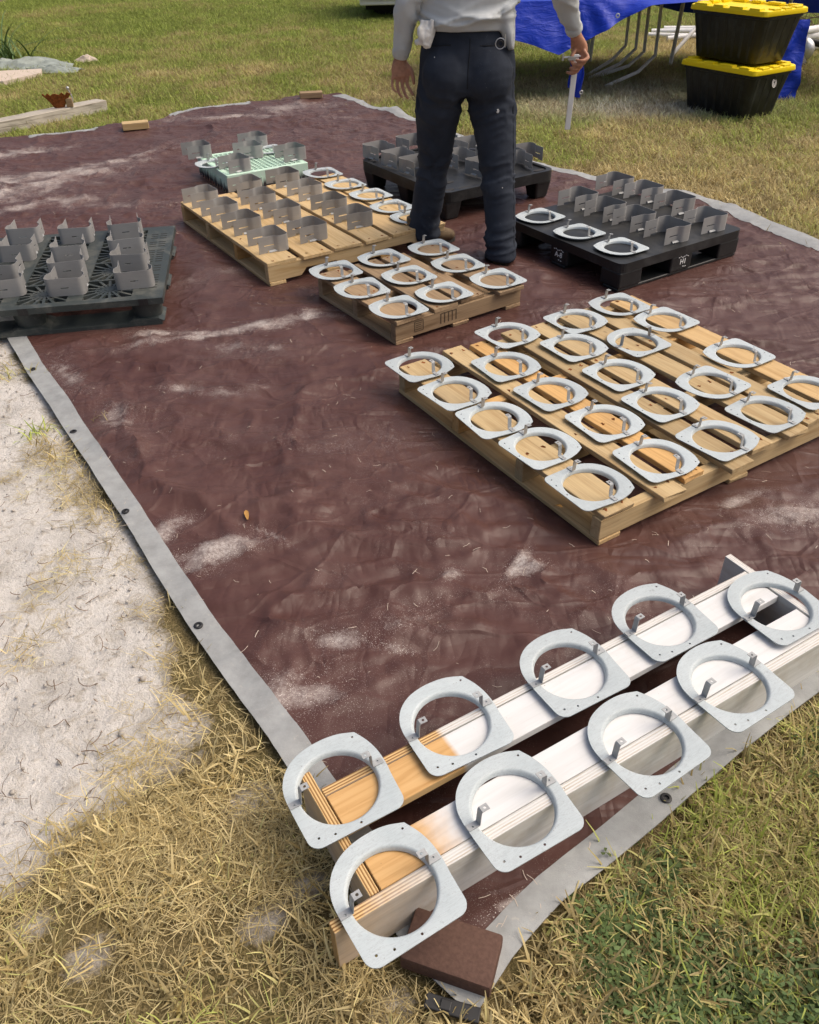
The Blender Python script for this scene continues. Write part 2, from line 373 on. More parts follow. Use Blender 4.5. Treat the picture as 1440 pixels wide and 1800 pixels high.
def make_tarp():
    n = NT('brown_tarp'); p = n.pos(); sand = n.attr('sand').outputs['Fac']
    a = n.noise(p, 3, 5, .6, .7); b = n.noise(p, 26, 6, .72, 1.0); c = n.noise(p, 420, 2, .5); d = n.noise(p, 120, 4, .7)
    base = n.mix(n.ramp(a, [(.3, 0.0), (.7, 1.0)]), (.066, .027, .022), (.094, .044, .036))
    film = n.math('MULTIPLY', n.ramp(n.noise(p, 5.5, 6, .7, .5), [(.45, .0), (.78, .15)]), n.ramp(b, [(.3, .4), (.7, 1.0)]))
    rd = n.new('ShaderNodeTexNoise'); rd.noise_type = 'RIDGED_MULTIFRACTAL'; n.l.new(n.pos((1.0, 1.5, 1)), rd.inputs['Vector']); rd.inputs['Scale'].default_value = 8; rd.inputs['Detail'].default_value = 5; rd.inputs['Distortion'].default_value = 1.2; rd.inputs['Roughness'].default_value = .55
    film = n.math('ADD', film, n.math('MULTIPLY', n.ramp(rd.outputs['Fac'], [(.35, 0.0), (.9, 1.0)]), .045))
    col = n.mix(film, base, (.22, .165, .145))
    # dry sand: drifts, smears and single grains
    sm = n.ramp(n.math('ADD', n.math('MULTIPLY', sand, .95), n.math('MULTIPLY', n.math('SUBTRACT', b, .5), .95)), [(.30, 0.0), (.85, .85)])
    sm2 = n.math('MULTIPLY', sm, n.ramp(d, [(.3, .25), (.62, 1.0)]))
    gr = n.math('MULTIPLY', n.ramp(c, [(.635, 0.0), (.68, 1.0)]), n.ramp(n.math('ADD', sand, n.math('MULTIPLY', n.noise(p, 9, 4, .7), .55)), [(.30, .0), (.42, .35), (.62, 1.0)]))
    col = n.mix(sm2, col, (.50, .445, .41)); col = n.mix(gr, col, (.68, .62, .57))
    wz = n.new('ShaderNodeTexNoise'); wz.inputs['Scale'].default_value = 2.6; wz.inputs['Detail'].default_value = 2; n.l.new(p, wz.inputs['Vector'])
    sb = n.new('ShaderNodeVectorMath', operation='SUBTRACT'); n.l.new(wz.outputs['Color'], sb.inputs[0]); sb.inputs[1].default_value = (.5, .5, .5)
    ml = n.new('ShaderNodeVectorMath', operation='SCALE'); n.l.new(sb.outputs[0], ml.inputs[0]); ml.inputs['Scale'].default_value = .13
    wp = n.new('ShaderNodeVectorMath', operation='ADD'); n.l.new(p, wp.inputs[0]); n.l.new(ml.outputs[0], wp.inputs[1])
    def crease(sc_, rot, scale, det):
        mp = n.new('ShaderNodeMapping'); mp.inputs['Scale'].default_value = sc_; mp.inputs['Rotation'].default_value = (0, 0, rot); n.l.new(wp.outputs[0], mp.inputs['Vector'])
        v = n.noise(mp.outputs[0], scale, det, .5, .0); return n.math('ABSOLUTE', n.math('SUBTRACT', v, .5), 0)
    msk = n.ramp(wz.outputs['Fac'], [(.35, .22), (.65, 1.0)])
    c1 = crease((1, 2.6, 1), .22, 3.0, 1.0); c2 = crease((.8, 3.0, 1), -.38, 5.5, 1.0); c3 = crease((2.6, .9, 1), .75, 9.0, 1.0)
    h = n.math('ADD', n.math('MULTIPLY', c1, .75), n.math('MULTIPLY', n.math('ADD', n.math('MULTIPLY', c2, .55), n.math('MULTIPLY', c3, .34)), msk))
    vo = n.new('ShaderNodeTexVoronoi'); vo.feature = 'DISTANCE_TO_EDGE'; vo.inputs['Scale'].default_value = 3.4
    mpv = n.new('ShaderNodeMapping'); mpv.inputs['Scale'].default_value = (1, 1.7, 1); mpv.inputs['Rotation'].default_value = (0, 0, .2); n.l.new(wp.outputs[0], mpv.inputs['Vector']); n.l.new(mpv.outputs[0], vo.inputs['Vector'])
    h = n.math('ADD', h, n.math('MULTIPLY', n.ramp(vo.outputs['Distance'], [(0.0, 1.0), (.05, .25), (.14, 0.0)]), .085))
    nb = n.bump(h, .9, .036); nb = n.bump(n.math('ADD', c, d), .10, .002, nb)
    ro = n.math('ADD', n.math('MULTIPLY', sm2, .35), n.math('MULTIPLY_ADD', b, .20, .34))
    return n.fin(col, ro, nrm=nb, spec=.32)
M['tarp'] = make_tarp()
def make_hem(name, c0, c1):
    n = NT(name); p = n.pos(); a = n.noise(p, 18, 5, .65); b = n.noise(p, 500, 2, .5); d = n.noise(p, 70, 4, .7)
    col = n.mix(n.ramp(a, [(.3, 0.0), (.7, 1.0)]), c0, c1)
    col = n.mix(n.ramp(d, [(.62, 0.0), (.75, .5)]), col, (.52, .47, .40))
    return n.fin(col, .55, nrm=n.bump(n.math('ADD', b, n.math('MULTIPLY', a, 2)), .25, .003), spec=.35)
M['hem'] = make_hem('grey_hem', (.25, .255, .25), (.36, .37, .365))
def make_blue():
    n = NT('blue_tarp'); p = n.pos(); b = n.noise(p, 10, 5, .65, .8); w = n.noise(n.pos((1, 1, 3)), 4, 5, .6, 1.5)
    col = n.mix(b, (.003, .022, .33), (.006, .045, .52))
    col = n.mix(n.ramp(n.noise(p, 30, 5, .7), [(.62, 0.0), (.76, .3)]), col, (.25, .33, .6))
    return n.fin(col, .42, nrm=n.bump(w, .5, .03), spec=.3)
M['blue'] = make_blue()
def make_cloth(name, c0, c1, weave=900, rough=.85, dirt=None):
    n = NT(name); v = n.coord('Object'); a = n.noise(v, 7, 5, .6); f = n.noise(v, weave, 2, .5); s = n.noise(v, 130, 3, .6)
    col = n.mix(n.ramp(a, [(.3, 0.0), (.7, 1.0)]), c0, c1)
    if dirt: col = n.mix(n.math('MULTIPLY', n.ramp(s, [(.69, 0.0), (.75, .7)]), n.ramp(a, [(.45, 0.0), (.6, 1.0)])), col, dirt)
    return n.fin(col, rough, nrm=n.bump(n.math('ADD', f, n.math('MULTIPLY', a, 3.0)), .12, .004), spec=.25)
M['trouser'] = make_cloth('trouser_navy', (.019, .024, .036), (.033, .041, .058), dirt=(.22, .22, .22))
M['shirt'] = make_cloth('shirt_grey', (.49, .515, .52), (.57, .595, .60), rough=.5, dirt=(.36, .33, .28))
def make_blade(name, straw, green):
    n = NT(name); g = n.attr('green', 'INSTANCER').outputs['Fac']; du = n.attr('dust', 'INSTANCER').outputs['Fac']
    bl = n.attr('bl').outputs['Fac']; r = n.rnd()
    s = n.mix(bl, straw[0], straw[1]); k = n.mix(bl, green[0], green[1])
    f = n.ramp(n.math('ADD', g, n.math('MULTIPLY', n.math('SUBTRACT', n.math('ADD', n.math('MULTIPLY', r, .5), n.math('MULTIPLY', bl, .5)), .5), .9)), [(.30, 0.0), (.70, 1.0)])
    col = n.mix(f, s, k)
    col = n.mix(n.math('MULTIPLY', du, n.math('MULTIPLY_ADD', r, .5, .35)), col, (.46, .45, .43))
    hs = n.new('ShaderNodeHueSaturation'); n.l.new(col, hs.inputs['Color']); n.l.new(n.math('MULTIPLY_ADD', r, .75, .62), hs.inputs['Value'])
    mt = n.fin(hs.outputs[0], .6, spec=.25)
    tr = n.new('ShaderNodeBsdfTranslucent'); n.l.new(hs.outputs[0], tr.inputs[0]); ms = n.new('ShaderNodeMixShader'); ms.inputs[0].default_value = .25
    n.l.new(n.b.outputs[0], ms.inputs[1]); n.l.new(tr.outputs[0], ms.inputs[2]); n.l.new(ms.outputs[0], n.n['Material Output'].inputs[0])
    return mt
M['blade'] = make_blade('grass_blade', ((.34, .255, .10), (.80, .67, .36)), ((.12, .17, .028), (.42, .48, .11)))
M['clover'] = make_blade('clover_leaf', ((.08, .115, .035), (.13, .17, .055)), ((.065, .115, .035), (.14, .20, .07)))

# ------------------------------------------------------------------ tarp outline and surface
P00, P10, P01, P11 = map(np.array, ((.095, .575), (3.08, 2.9), (-3.8, 6.5), (-.557, 8.451)))
FRONT = np.array([P00, (.174, .668), (.291, .774), (.546, .962), (.731, 1.099), (.979, 1.262), (1.6, 1.74), P10])
LEFT = np.array([P00, (-.008, .675), (-.29, 1.104), (-.60, 1.53), (-1.575, 3.035), (-1.78, 3.37), P01])
FAR = np.array([P01, (-3.213, 6.972), (-2.549, 7.35), (-2.135, 7.515), (-1.914, 7.979), (-.992, 8.499), P11])
RIGHT = np.array([P10, (2.214, 4.236), (1.9, 5.05), (1.001, 5.878), (.169, 7.329), P11])
def along(P, t):
    d = np.r_[0, np.cumsum(np.linalg.norm(np.diff(P, axis=0), axis=1))]; d /= d[-1]
    t = np.asarray(t); return np.stack([np.interp(t, d, P[:, 0]), np.interp(t, d, P[:, 1])], -1)
def coons(u, v):
    c0, c1, d0, d1 = along(FRONT, u), along(FAR, u), along(LEFT, v), along(RIGHT, v)
    u = u[..., None]; v = v[..., None]
    return (1-v)*c0+v*c1+(1-u)*d0+u*d1-((1-u)*(1-v)*P00+u*(1-v)*P10+(1-u)*v*P01+u*v*P11)
OUT = np.vstack([along(FRONT, np.linspace(0, 1, 60)), along(RIGHT, np.linspace(0, 1, 60))[1:], along(FAR, np.linspace(1, 0, 60))[1:], along(LEFT, np.linspace(1, 0, 80))[1:-1]])
def inside(x, y, P=OUT):
    x = np.asarray(x); y = np.asarray(y); r = np.zeros(x.shape, bool); j = len(P)-1
    for i in range(len(P)):
        xi, yi, xj, yj = *P[i], *P[j]
        c = ((yi > y) != (yj > y)) & (x < (xj-xi)*(y-yi)/(yj-yi+1e-12)+xi); r ^= c; j = i
    return r
def seg_dist(x, y, P=OUT, closed=True):
    d = np.full(np.shape(x), 1e9); n_ = len(P)
    for i in range(n_ if closed else n_-1):
        a = P[i]; b = P[(i+1) % n_]; ab = b-a; L2 = ab@ab+1e-12
        t = np.clip(((x-a[0])*ab[0]+(y-a[1])*ab[1])/L2, 0, 1); d = np.minimum(d, np.hypot(x-a[0]-t*ab[0], y-a[1]-t*ab[1]))
    return d
# pallet footprints: near corner, angle of L, L, W, height
PAL = dict(A=(.556, 1.826, 31.6, 1.22, 1.12, .110), C=(-.666, 3.875, 32.0, 1.055, 1.22, .115), B=(-.04, 3.185, 34.0, .70, .67, .110),
           G=(1.02, 3.69, 32.5, .86, .87, .140), F=(.245, 4.77, 33.0, .84, .95, .165), E=(-1.12, 5.43, 30.0, .57, .58, .12), D=(-1.08, 3.455, 9.0, 1.2, 1.0, .13))
BOX = (-.1085, .6835, 30.2)
def rect_dist(x, y, k):
    if k == 'BOX': cx, cy, a, L, W = BOX[0], BOX[1], BOX[2], 1.4, .3; sx = 0
    else: cx, cy, a, L, W, _ = PAL[k]
    ca, sa = math.cos(R(a)), math.sin(R(a)); lx = (x-cx)*ca+(y-cy)*sa; ly = -(x-cx)*sa+(y-cy)*ca
    if k == 'D': lx = -lx
    dx = np.maximum(np.maximum(-lx, lx-L), 0); dy = np.maximum(np.maximum(-ly, ly-W), 0); return np.hypot(dx, dy)
_rc = random.Random(21)
CREASE = [(-.87, 2.35, R(123), .75, .016, .022), (.33, 2.05, R(100), .16, .022, .03), (-.15, 1.85, R(20), .35, .014, .02), (-.1, 1.62, R(8), .4, .013, .018), (.05, 2.15, R(-15), .4, .014, .02)]
for _k in range(70):
    _t = _rc.random()**1.4
    CREASE.append((_rc.uniform(-2.8, 2.2), .8+6.8*_t, R(_rc.gauss(8, 32)), _rc.uniform(.15, .5)*(1+_t), _rc.uniform(.005, .011)*(1+.7*_t), _rc.uniform(.012, .024)*(1+_t)))
def tarp_z(x, y):
    x = np.asarray(x, float); y = np.asarray(y, float)
    wx = x+.10*fbm(x*1.3, y*1.3, s=3, o=3); wy = y+.10*fbm(x*1.3+7, y*1.3, s=5, o=3)
    r1 = (1-np.abs(fbm(wx*1.5, wy*2.4, s=11, o=3)))**4
    r2 = (1-np.abs(fbm(wx*4.0+3, wy*6.5, s=21, o=3)))**4
    r3 = (1-np.abs(fbm(wx*11, wy*17, s=31, o=2)))**3
    soft = fbm(x*.9, y*.9, s=41, o=2)
    z = .024*r1+.019*r2+.008*r3+.011*soft
    z = z*.8
    for cx_, cy_, a_, L_, h_, w_ in CREASE:
        c_, s_ = math.cos(a_), math.sin(a_); u_ = (x-cx_)*c_+(y-cy_)*s_; v_ = -(x-cx_)*s_+(y-cy_)*c_+.05*np.sin(u_*5+cx_*9)+.02*noise(u_*9, cx_*7, s=77)
        z = z+h_*np.exp(-(np.sqrt(v_*v_+.008**2)-.008)/max(w_, .02))*np.exp(-(u_/L_)**4)
    k = np.full(x.shape, 1.0)
    for q in list(PAL)+['BOX']: k = np.minimum(k, .12+.88*sstep(0, .16, rect_dist(x, y, q)))
    e = seg_dist(x, y); edge = sstep(.0, .22, e)
    far = sstep(6.0, 7.2, y-.55*(x+1.5)*0)
    z = z*k*(.35+.65*edge)+.010
    z = z+far*(1-sstep(0, .25, e))*(.022+.018*noise(x*5, y*5, s=8))
    rg_ = sstep(.16, .03, seg_dist(x, y, RIGHT, False)); z = z+rg_*(.012+.022*np.maximum(0, noise(x*3.5, y*3.5, s=58)))
    fr = sstep(.12, .0, seg_dist(x, y, FRONT, False))
    z = z+fr*(.006+.012*np.maximum(0, noise(x*7, y*7, s=55)))
    return np.maximum(z, .003)

# ------------------------------------------------------------------ ground sheet
def gauss(x, y, cx, cy, a, sx, sy):
    c, s = math.cos(R(a)), math.sin(R(a)); u = (x-cx)*c+(y-cy)*s; v = -(x-cx)*s+(y-cy)*c
    return np.exp(-(u/sx)**2-(v/sy)**2)
SANDP = np.array([(-1.60, 3.9), (-1.75, 3.36), (-1.05, 2.2), (-.60, 1.53), (-.36, 1.17), (-.42, 1.16), (-.56, 1.10), (-.64, .99), (-.73, .90), (-.88, .83), (-1.3, .6), (-3.2, .9), (-4.5, 3.0), (-3.2, 5.2)])
def sand_mask(x, y):
    d = seg_dist(x, y, SANDP); d = np.where(inside(x, y, SANDP), d, -d)
    d = d+.13*fbm(x*2.2, y*2.2, s=61, o=4)+.05*fbm(x*9, y*9, s=66, o=3)
    m_ = sstep(-.12, .16, d)
    for cx, cy, r_ in ((-.62, .70, .06), (-.22, .83, .05), (-.36, 1.02, .07), (-.30, .76, .06), (-.05, .60, .05), (-.75, .76, .05)):
        m_ = np.maximum(m_, .55*gauss(x, y, cx, cy, 30, r_*1.3, r_))
    return m_
def dust_mask(x, y): return np.clip(gauss(x, y, 2.25, 7.75, 0, .75, .35)+.75*gauss(x, y, 2.2, 8.6, 0, 1.0, .7)+.3*gauss(x, y, 1.3, 7.9, 0, .8, .5), 0, 1)
def gaxis(lo, hi, d0, d1, step, outer):
    a = [d0]
    while a[-1] < d1: a.append(a[-1]+step)
    s_ = step
    while a[-1] < hi: s_ *= outer; a.append(min(hi, a[-1]+s_))
    b = [d0]; s_ = step
    while b[-1] > lo: s_ *= outer; b.append(max(lo, b[-1]-s_))
    return np.array(sorted(set(b+a)))
gx = gaxis(-70, 70, -2.1, 1.4, .022, 1.09); gy = gaxis(-8, 110, .35, 3.4, .022, 1.07)
X, Y = np.meshgrid(gx, gy); sm = sand_mask(X, Y)
Z = -.012+sm*(.007*fbm(X*9, Y*9, s=71, o=4)+.006*fbm(X*28, Y*28, s=72, o=2)) + (1-sm)*.004*fbm(X*3, Y*3, s=73)
nx, ny = len(gx), len(gy); I = np.arange(nx*ny).reshape(ny, nx)
Fq = np.stack([I[:-1, :-1], I[:-1, 1:], I[1:, 1:], I[1:, :-1]], -1).reshape(-1, 4)
me = np_mesh('ground', np.stack([X, Y, Z], -1).reshape(-1, 3), Fq); fattr(me, 'sand', sm); fattr(me, 'dust', dust_mask(X, Y))
tag(link('ground', me, M['ground'], smooth=True), 'yard ground of pale sand and thin soil', None, None, 'structure')

# ------------------------------------------------------------------ grass (geometry nodes, tufts spread by density)
def blade_mesh(name, nb, kind, seed):
    rg = np.random.default_rng(seed); V, F, B = [], [], []
    for i in range(nb):
        b = rg.random(); a = rg.random()*6.283
        if kind == 'straw':
            L = rg.uniform(.015, .07); w = rg.uniform(.0005, .0013); px, py = rg.normal(0, .022, 2); z0 = rg.uniform(0, .014); lean = rg.uniform(-.2, .50); curv = rg.normal(0, .8); ns = 4
        elif kind == 'up':
            L = rg.uniform(.022, .065); w = rg.uniform(.0011, .0026); px, py = rg.normal(0, .016, 2); z0 = 0; lean = rg.uniform(.35, 1.45); curv = rg.normal(0, .5); ns = 3
        else:
            L = rg.uniform(.035, .075); w = rg.uniform(.0018, .0034); px, py = rg.normal(0, .035, 2); z0 = 0; lean = rg.uniform(.2, 1.3); curv = rg.normal(0, .5); ns = 3
        pts = []; x, y, z = px, py, z0; el = lean; az = a
        for k in range(ns+1):
            pts.append((x, y, max(z, .001))); st = L/ns
            x += math.cos(az)*math.cos(el)*st; y += math.sin(az)*math.cos(el)*st; z += math.sin(el)*st
            az += curv/ns; el -= (.9 if kind != 'straw' else .5)/ns*rg.uniform(.3, 1.4)
        o0 = len(V)
        for k, q in enumerate(pts):
            ww = w*(1-.75*(k/ns)**1.5); tw = rg.uniform(-.3, .3)
            sx_, sy_ = -math.sin(az)*ww, math.cos(az)*ww
            V += [(q[0]-sx_, q[1]-sy_, q[2]-ww*tw), (q[0]+sx_, q[1]+sy_, q[2]+ww*tw)]; B += [b, b]
        for k in range(ns): F.append((o0+2*k, o0+2*k+1, o0+2*k+3, o0+2*k+2))
    me = np_mesh(name, V, F); fattr(me, 'bl', B); return me
def clover_mesh(name, nb, seed):
    rg = np.random.default_rng(seed); V, F, B = [], [], []
    for i in range(nb):
        cx, cy = rg.normal(0, .022, 2); z = rg.uniform(.008, .028); r = rg.uniform(.0045, .0085); a0 = rg.random()*6.28; b = rg.random(); tl = rg.normal(0, .25, 2)
        for k in range(3):
            a = a0+k*2.094; o0 = len(V)
            for (t, s_) in ((0, 0), (.55, .55), (1.0, .42), (1.02, -.42), (.55, -.55)):
                dx = math.cos(a)*t*r*1.5-math.sin(a)*s_*r; dy = math.sin(a)*t*r*1.5+math.cos(a)*s_*r
                V.append((cx+dx, cy+dy, z+dx*tl[0]+dy*tl[1])); B.append(b)
            F += [(o0, o0+2, o0+1, o0), ]; F[-1] = (o0, o0+3, o0+2, o0+1)
            F.append((o0, o0+4, o0+3, o0+3)); F.pop()
    me = np_mesh(name, V, F); fattr(me, 'bl', B); return me
def tuft_collection(name, meshes, mat):
    c = bpy.data.collections.new(name)
    for me in meshes:
        me.materials.append(mat); o = bpy.data.objects.new(me.name, me); c.objects.link(o)
    return c
def scatter(name, label, xs, ys, dens_fn, green_fn, coll, dmax, smin, smax, seed):
    X, Y = np.meshgrid(xs, ys); d = dens_fn(X, Y)
    e = seg_dist(X, Y); ins = inside(X, Y); d = np.where(ins | (e < (.06 if name == 'clover' else .02)), 0, d)
    nx, ny = len(xs), len(ys); I = np.arange(nx*ny).reshape(ny, nx)
    Fq = np.stack([I[:-1, :-1], I[:-1, 1:], I[1:, 1:], I[1:, :-1]], -1).reshape(-1, 4)
    Fq = Fq[d.ravel()[Fq].max(1) > .01]
    zz = np.full(X.shape, -.010)
    me = np_mesh(name, np.stack([X, Y, zz], -1).reshape(-1, 3), Fq)
    fattr(me, 'dens', d); fattr(me, 'green', green_fn(X, Y)); fattr(me, 'dust', dust_mask(X, Y))
    o = link(name, me); tag(o, label, 'grass', None, 'stuff')
    ng = bpy.data.node_groups.new(name, 'GeometryNodeTree')
    ng.interface.new_socket(name='Geometry', in_out='INPUT', socket_type='NodeSocketGeometry')
    ng.interface.new_socket(name='Geometry', in_out='OUTPUT', socket_type='NodeSocketGeometry')
    N = ng.nodes; Lk = ng.links
    gi = N.new('NodeGroupInput'); go = N.new('NodeGroupOutput')
    dp = N.new('GeometryNodeDistributePointsOnFaces'); dp.distribute_method = 'RANDOM'; dp.inputs['Seed'].default_value = seed
    na = N.new('GeometryNodeInputNamedAttribute'); na.data_type = 'FLOAT'; na.inputs['Name'].default_value = 'dens'
    mu = N.new('ShaderNodeMath'); mu.operation = 'MULTIPLY'; mu.inputs[1].default_value = dmax
    ip = N.new('GeometryNodeInstanceOnPoints'); ci = N.new('GeometryNodeCollectionInfo'); ci.inputs['Collection'].default_value = coll
    ci.inputs['Separate Children'].default_value = True; ci.inputs['Reset Children'].default_value = True
    ip.inputs['Pick Instance'].default_value = True
    rv = N.new('FunctionNodeRandomValue'); rv.data_type = 'FLOAT_VECTOR'; rv.inputs[0].default_value = (-.15, -.15, 0); rv.inputs[1].default_value = (.15, .15, 6.283)
    rs = N.new('FunctionNodeRandomValue'); rs.data_type = 'FLOAT'; rs.inputs[2].default_value = smin; rs.inputs[3].default_value = smax; rs.inputs['Seed'].default_value = 5
    Lk.new(gi.outputs[0], dp.inputs['Mesh']); Lk.new(na.outputs[0], mu.inputs[0]); Lk.new(mu.outputs[0], dp.inputs['Density'])
    Lk.new(dp.outputs['Points'], ip.inputs['Points']); Lk.new(ci.outputs[0], ip.inputs['Instance'])
    Lk.new(rv.outputs[0], ip.inputs['Rotation']); Lk.new(rs.outputs[1], ip.inputs['Scale'])
    Lk.new(ip.outputs[0], go.inputs[0])
    md = o.modifiers.new('scatter', 'NODES'); md.node_group = ng
    return o
c_straw = tuft_collection('straw_tufts', [blade_mesh(f'straw_tuft', 24, 'straw', 100+i) for i in range(6)], M['blade'])
c_up = tuft_collection('grass_tufts', [blade_mesh(f'grass_tuft', 18, 'up', 200+i) for i in range(5)], M['blade'])
c_far = tuft_collection('far_tufts', [blade_mesh(f'lawn_tuft', 26, 'far', 300+i) for i in range(5)], M['blade'])
c_clo = tuft_collection('clover_tufts', [clover_mesh(f'clover_tuft', 16, 400+i) for i in range(4)], M['clover'])
def d_straw(x, y):
    s = sand_mask(x, y); left = sstep(.25, -.05, x-(.1)*y)
    cl = sstep(-.25, .35, fbm(x*3.2, y*3.2, s=81, o=3))
    d = (1-s)**1.3*(.15+.85*cl)+s*.07*sstep(.10, .5, fbm(x*4, y*4, s=83, o=3))+.10*s*(1-s)*4*sstep(-.1, .4, fbm(x*6, y*6, s=84, o=3))
    return d*(.6+.4*left)
def d_up(x, y):
    s = sand_mask(x, y); right = sstep(-.1, .3, x)
    return (1-s)**2*(.12+.16*sstep(0, .5, fbm(x*3, y*3, s=85))+.55*right*(.45+.55*sstep(-.3, .3, fbm(x*4, y*4, s=86))))
def d_clo(x, y): return sstep(.08, .3, x)*sstep(.0, .45, fbm(x*5, y*5, s=88, o=3)+.55*gauss(x, y, .36, .68, 0, .14, .12)+.4*gauss(x, y, .5, .62, 0, .2, .1))
def g_near(x, y): return np.clip(.06+.42*sstep(0, .5, x)+.30*fbm(x*4, y*4, s=90)+.12*sstep(.72, .5, y), 0, 1)
def far_mask(x, y): return sstep(4.2, 4.6, y+.0*x)+sstep(1.9, 2.4, np.abs(x-.0))*sstep(1.5, 3, y)
def d_far(x, y): return (np.abs(x) < .60*y+1.6)*np.clip((1-sand_mask(x, y))*(.72+.28*sstep(-.4, .3, fbm(x*.9, y*.9, s=92, o=4)))*sstep(27, 20, y), 0, 1)
def g_far(x, y): return np.clip(.45+.36*fbm(x*.55, y*.55, s=95, o=4)+.34*fbm(x*2.6, y*2.6, s=97, o=3)-.09*sstep(0.0, 2.5, x)+.24*sstep(9.5, 13, y)+.20*sstep(-1.5, -4, x)*sstep(7, 9, y), 0, 1)
ax = np.arange(-2.6, 1.9, .04); ay = np.arange(.35, 2.6, .04)
scatter('straw_grass', 'dry golden straw grass lying over the sandy soil', ax, ay, d_straw, g_near, c_straw, 2700, .6, 1.35, 1)
scatter('short_grass', 'short tufts of green and yellow grass in the near lawn', ax, ay, d_up, g_near, c_up, 2300, .7, 1.5, 2)
scatter('clover', 'small dark green clover leaves among the near grass', ax, ay, d_clo, g_near, c_clo, 1100, .7, 1.3, 3)
scatter('far_lawn', 'patchy green and yellow lawn around the tarp', np.arange(-7.5, 9.5, .12), np.arange(2.5, 26, .14), d_far, g_far, c_far, 520, .5, 1.25, 4)

# ------------------------------------------------------------------ brown tarp
LU, LV = 3.85, 7.1
hu, hv = .072/LU, .072/LV
us = np.unique(np.r_[0, hu*.33, hu*.66, hu, np.linspace(hu, 1-hu*1.5, 290), 1-hu*1.0, 1-hu*.5, 1])
tv = np.linspace(0, 1, 430)**1.35
vs = np.unique(np.r_[0, hv*.33, hv*.66, hv, hv+(1-2*hv)*tv, 1-hv*.5, 1])
Ug, Vg = np.meshgrid(us, vs); S = coons(Ug, Vg); X, Y = S[..., 0], S[..., 1]
e = np.minimum(np.minimum(Ug*LU, (1-Ug)*LU), np.minimum(Vg*LV, (1-Vg)*LV))
wob = sstep(.2, 0, e)*.012; X = X+wob*noise(X*3.1, Y*3.1, s=101); Y = Y+wob*noise(X*3.1+9, Y*3.1, s=102)
Z = tarp_z(X, Y)
sandT = np.zeros_like(X); Xw = X+.12*fbm(X*2.2, Y*2.2, s=181, o=3)*np.clip(Y/4, .3, 1.6); Yw = Y+.12*fbm(X*2.2+5, Y*2.2, s=182, o=3)*np.clip(Y/4, .3, 1.6)
for cx, cy, a, sx, sy, k in ((-2.45, 5.9, 20, .5, .2, .8), (-2.55, 5.6, 10, .4, .18, .75), (-2.3, 5.3, 25, .4, .12, .6), (-2.1, 6.3, 30, .5, .1, .5), (-2.9, 6.6, 30, .35, .12, .7), (-.72, 3.37, 15, .45, .06, 1.05), (-1.05, 3.36, -5, .3, .05, .8),
     (-.45, 3.5, 35, .2, .04, .6), (-.70, 3.12, -10, .25, .09, .55), (-.85, 2.84, -20, .14, .05, .75), (-.62, 2.83, 10, .14, .05, .65), (-1.40, 3.0, -50, .16, .06, .6), (-1.05, 2.62, -40, .14, .07, .5), (-.60, 1.83, 25, .17, .06, .85),
     (-.75, 1.95, 50, .1, .05, .7), (-.44, 1.92, -35, .075, .012, 1.0), (-.05, 1.43, -14, .07, .017, 1.0), (-.17, 1.47, -10, .13, .03, .7), (-.02, 1.52, 20, .14, .06, .5), (.29, 1.765, 60, .09, .025, .75), (.32, 1.755, 20, .07, .03, .6), (.1, 1.70, 50, .05, .03, .55),
     (-.30, 1.30, 20, .16, .10, .55), (-.32, 1.17, 0, .1, .05, .5), (.05, 1.60, 10, .2, .03, .35), (1.06, 2.02, 15, .12, .025, .75), (1.2, 1.95, 10, .2, .05, .5), (-1.4, 7.7, 10, .5, .10, .6), (-1.0, 8.0, 10, .5, .12, .4), (-.6, 7.4, 0, .4, .06, .4), (.18, .765, 25, .08, .012, .7),
     (.75, 3.55, 30, .2, .06, .4), (-1.8, 5.2, 0, .6, .1, .45), (-1.4, 4.6, 10, .4, .08, .35), (.40, 3.0, 20, .2, .05, .35), (-.9, 4.0, 20, .3, .1, .25), (-.1, 2.4, 0, .3, .08, .22), (.28, .78, 40, .12, .03, .35)):
    sandT = np.maximum(sandT, k*gauss(Xw, Yw, cx, cy, a, sx, sy))
sandT = sandT*(.6+.6*sstep(-.3, .5, fbm(X*9, Y*14, s=105, o=3)))+.10*sstep(0, .5, fbm(X*2, Y*2, s=106, o=3))+.12*sstep(3.5, 7, Y)
nu, nv = len(us), len(vs); I = np.arange(nu*nv).reshape(nv, nu)
Fq = np.stack([I[:-1, :-1], I[:-1, 1:], I[1:, 1:], I[1:, :-1]], -1).reshape(-1, 4)
uc = (us[:-1]+us[1:])/2; vc = (vs[:-1]+vs[1:])/2; Uc, Vc = np.meshgrid(uc, vc)
hem = ((Uc < hu) | (Uc > 1-hu*1.5) | (Vc < hv) | (Vc > 1-hv)).ravel()
far_e = (Vc > 1-hv).ravel() & ~((Uc < hu) | (Vc < hv)).ravel(); fn_ = noise(X[:-1, :-1]*1.1, Y[:-1, :-1]*1.1, s=120).ravel()
hem &= ~(far_e & (fn_ < .0))
tarp_root = empty('ground_tarp', (0, 2, 0))
tag(tarp_root, 'large wrinkled brown tarp spread on the ground, dusted with white sand', 'tarp')
def sub_mesh(name, faces, dz=0):
    idx = np.unique(faces); mp = np.full(nu*nv, -1); mp[idx] = np.arange(len(idx))
    V = np.stack([X, Y-2, Z+dz], -1).reshape(-1, 3)[idx]; me = np_mesh(name, V, mp[faces]); fattr(me, 'sand', sandT.ravel()[idx]); return me
link('sheet', sub_mesh('sheet', Fq[~hem]), M['tarp'], tarp_root, smooth=True)
ho = link('hem', baked(sub_mesh('hem', Fq[hem]), [('SOLIDIFY', dict(thickness=.003, offset=0))]), M['hem'], tarp_root, smooth=True)
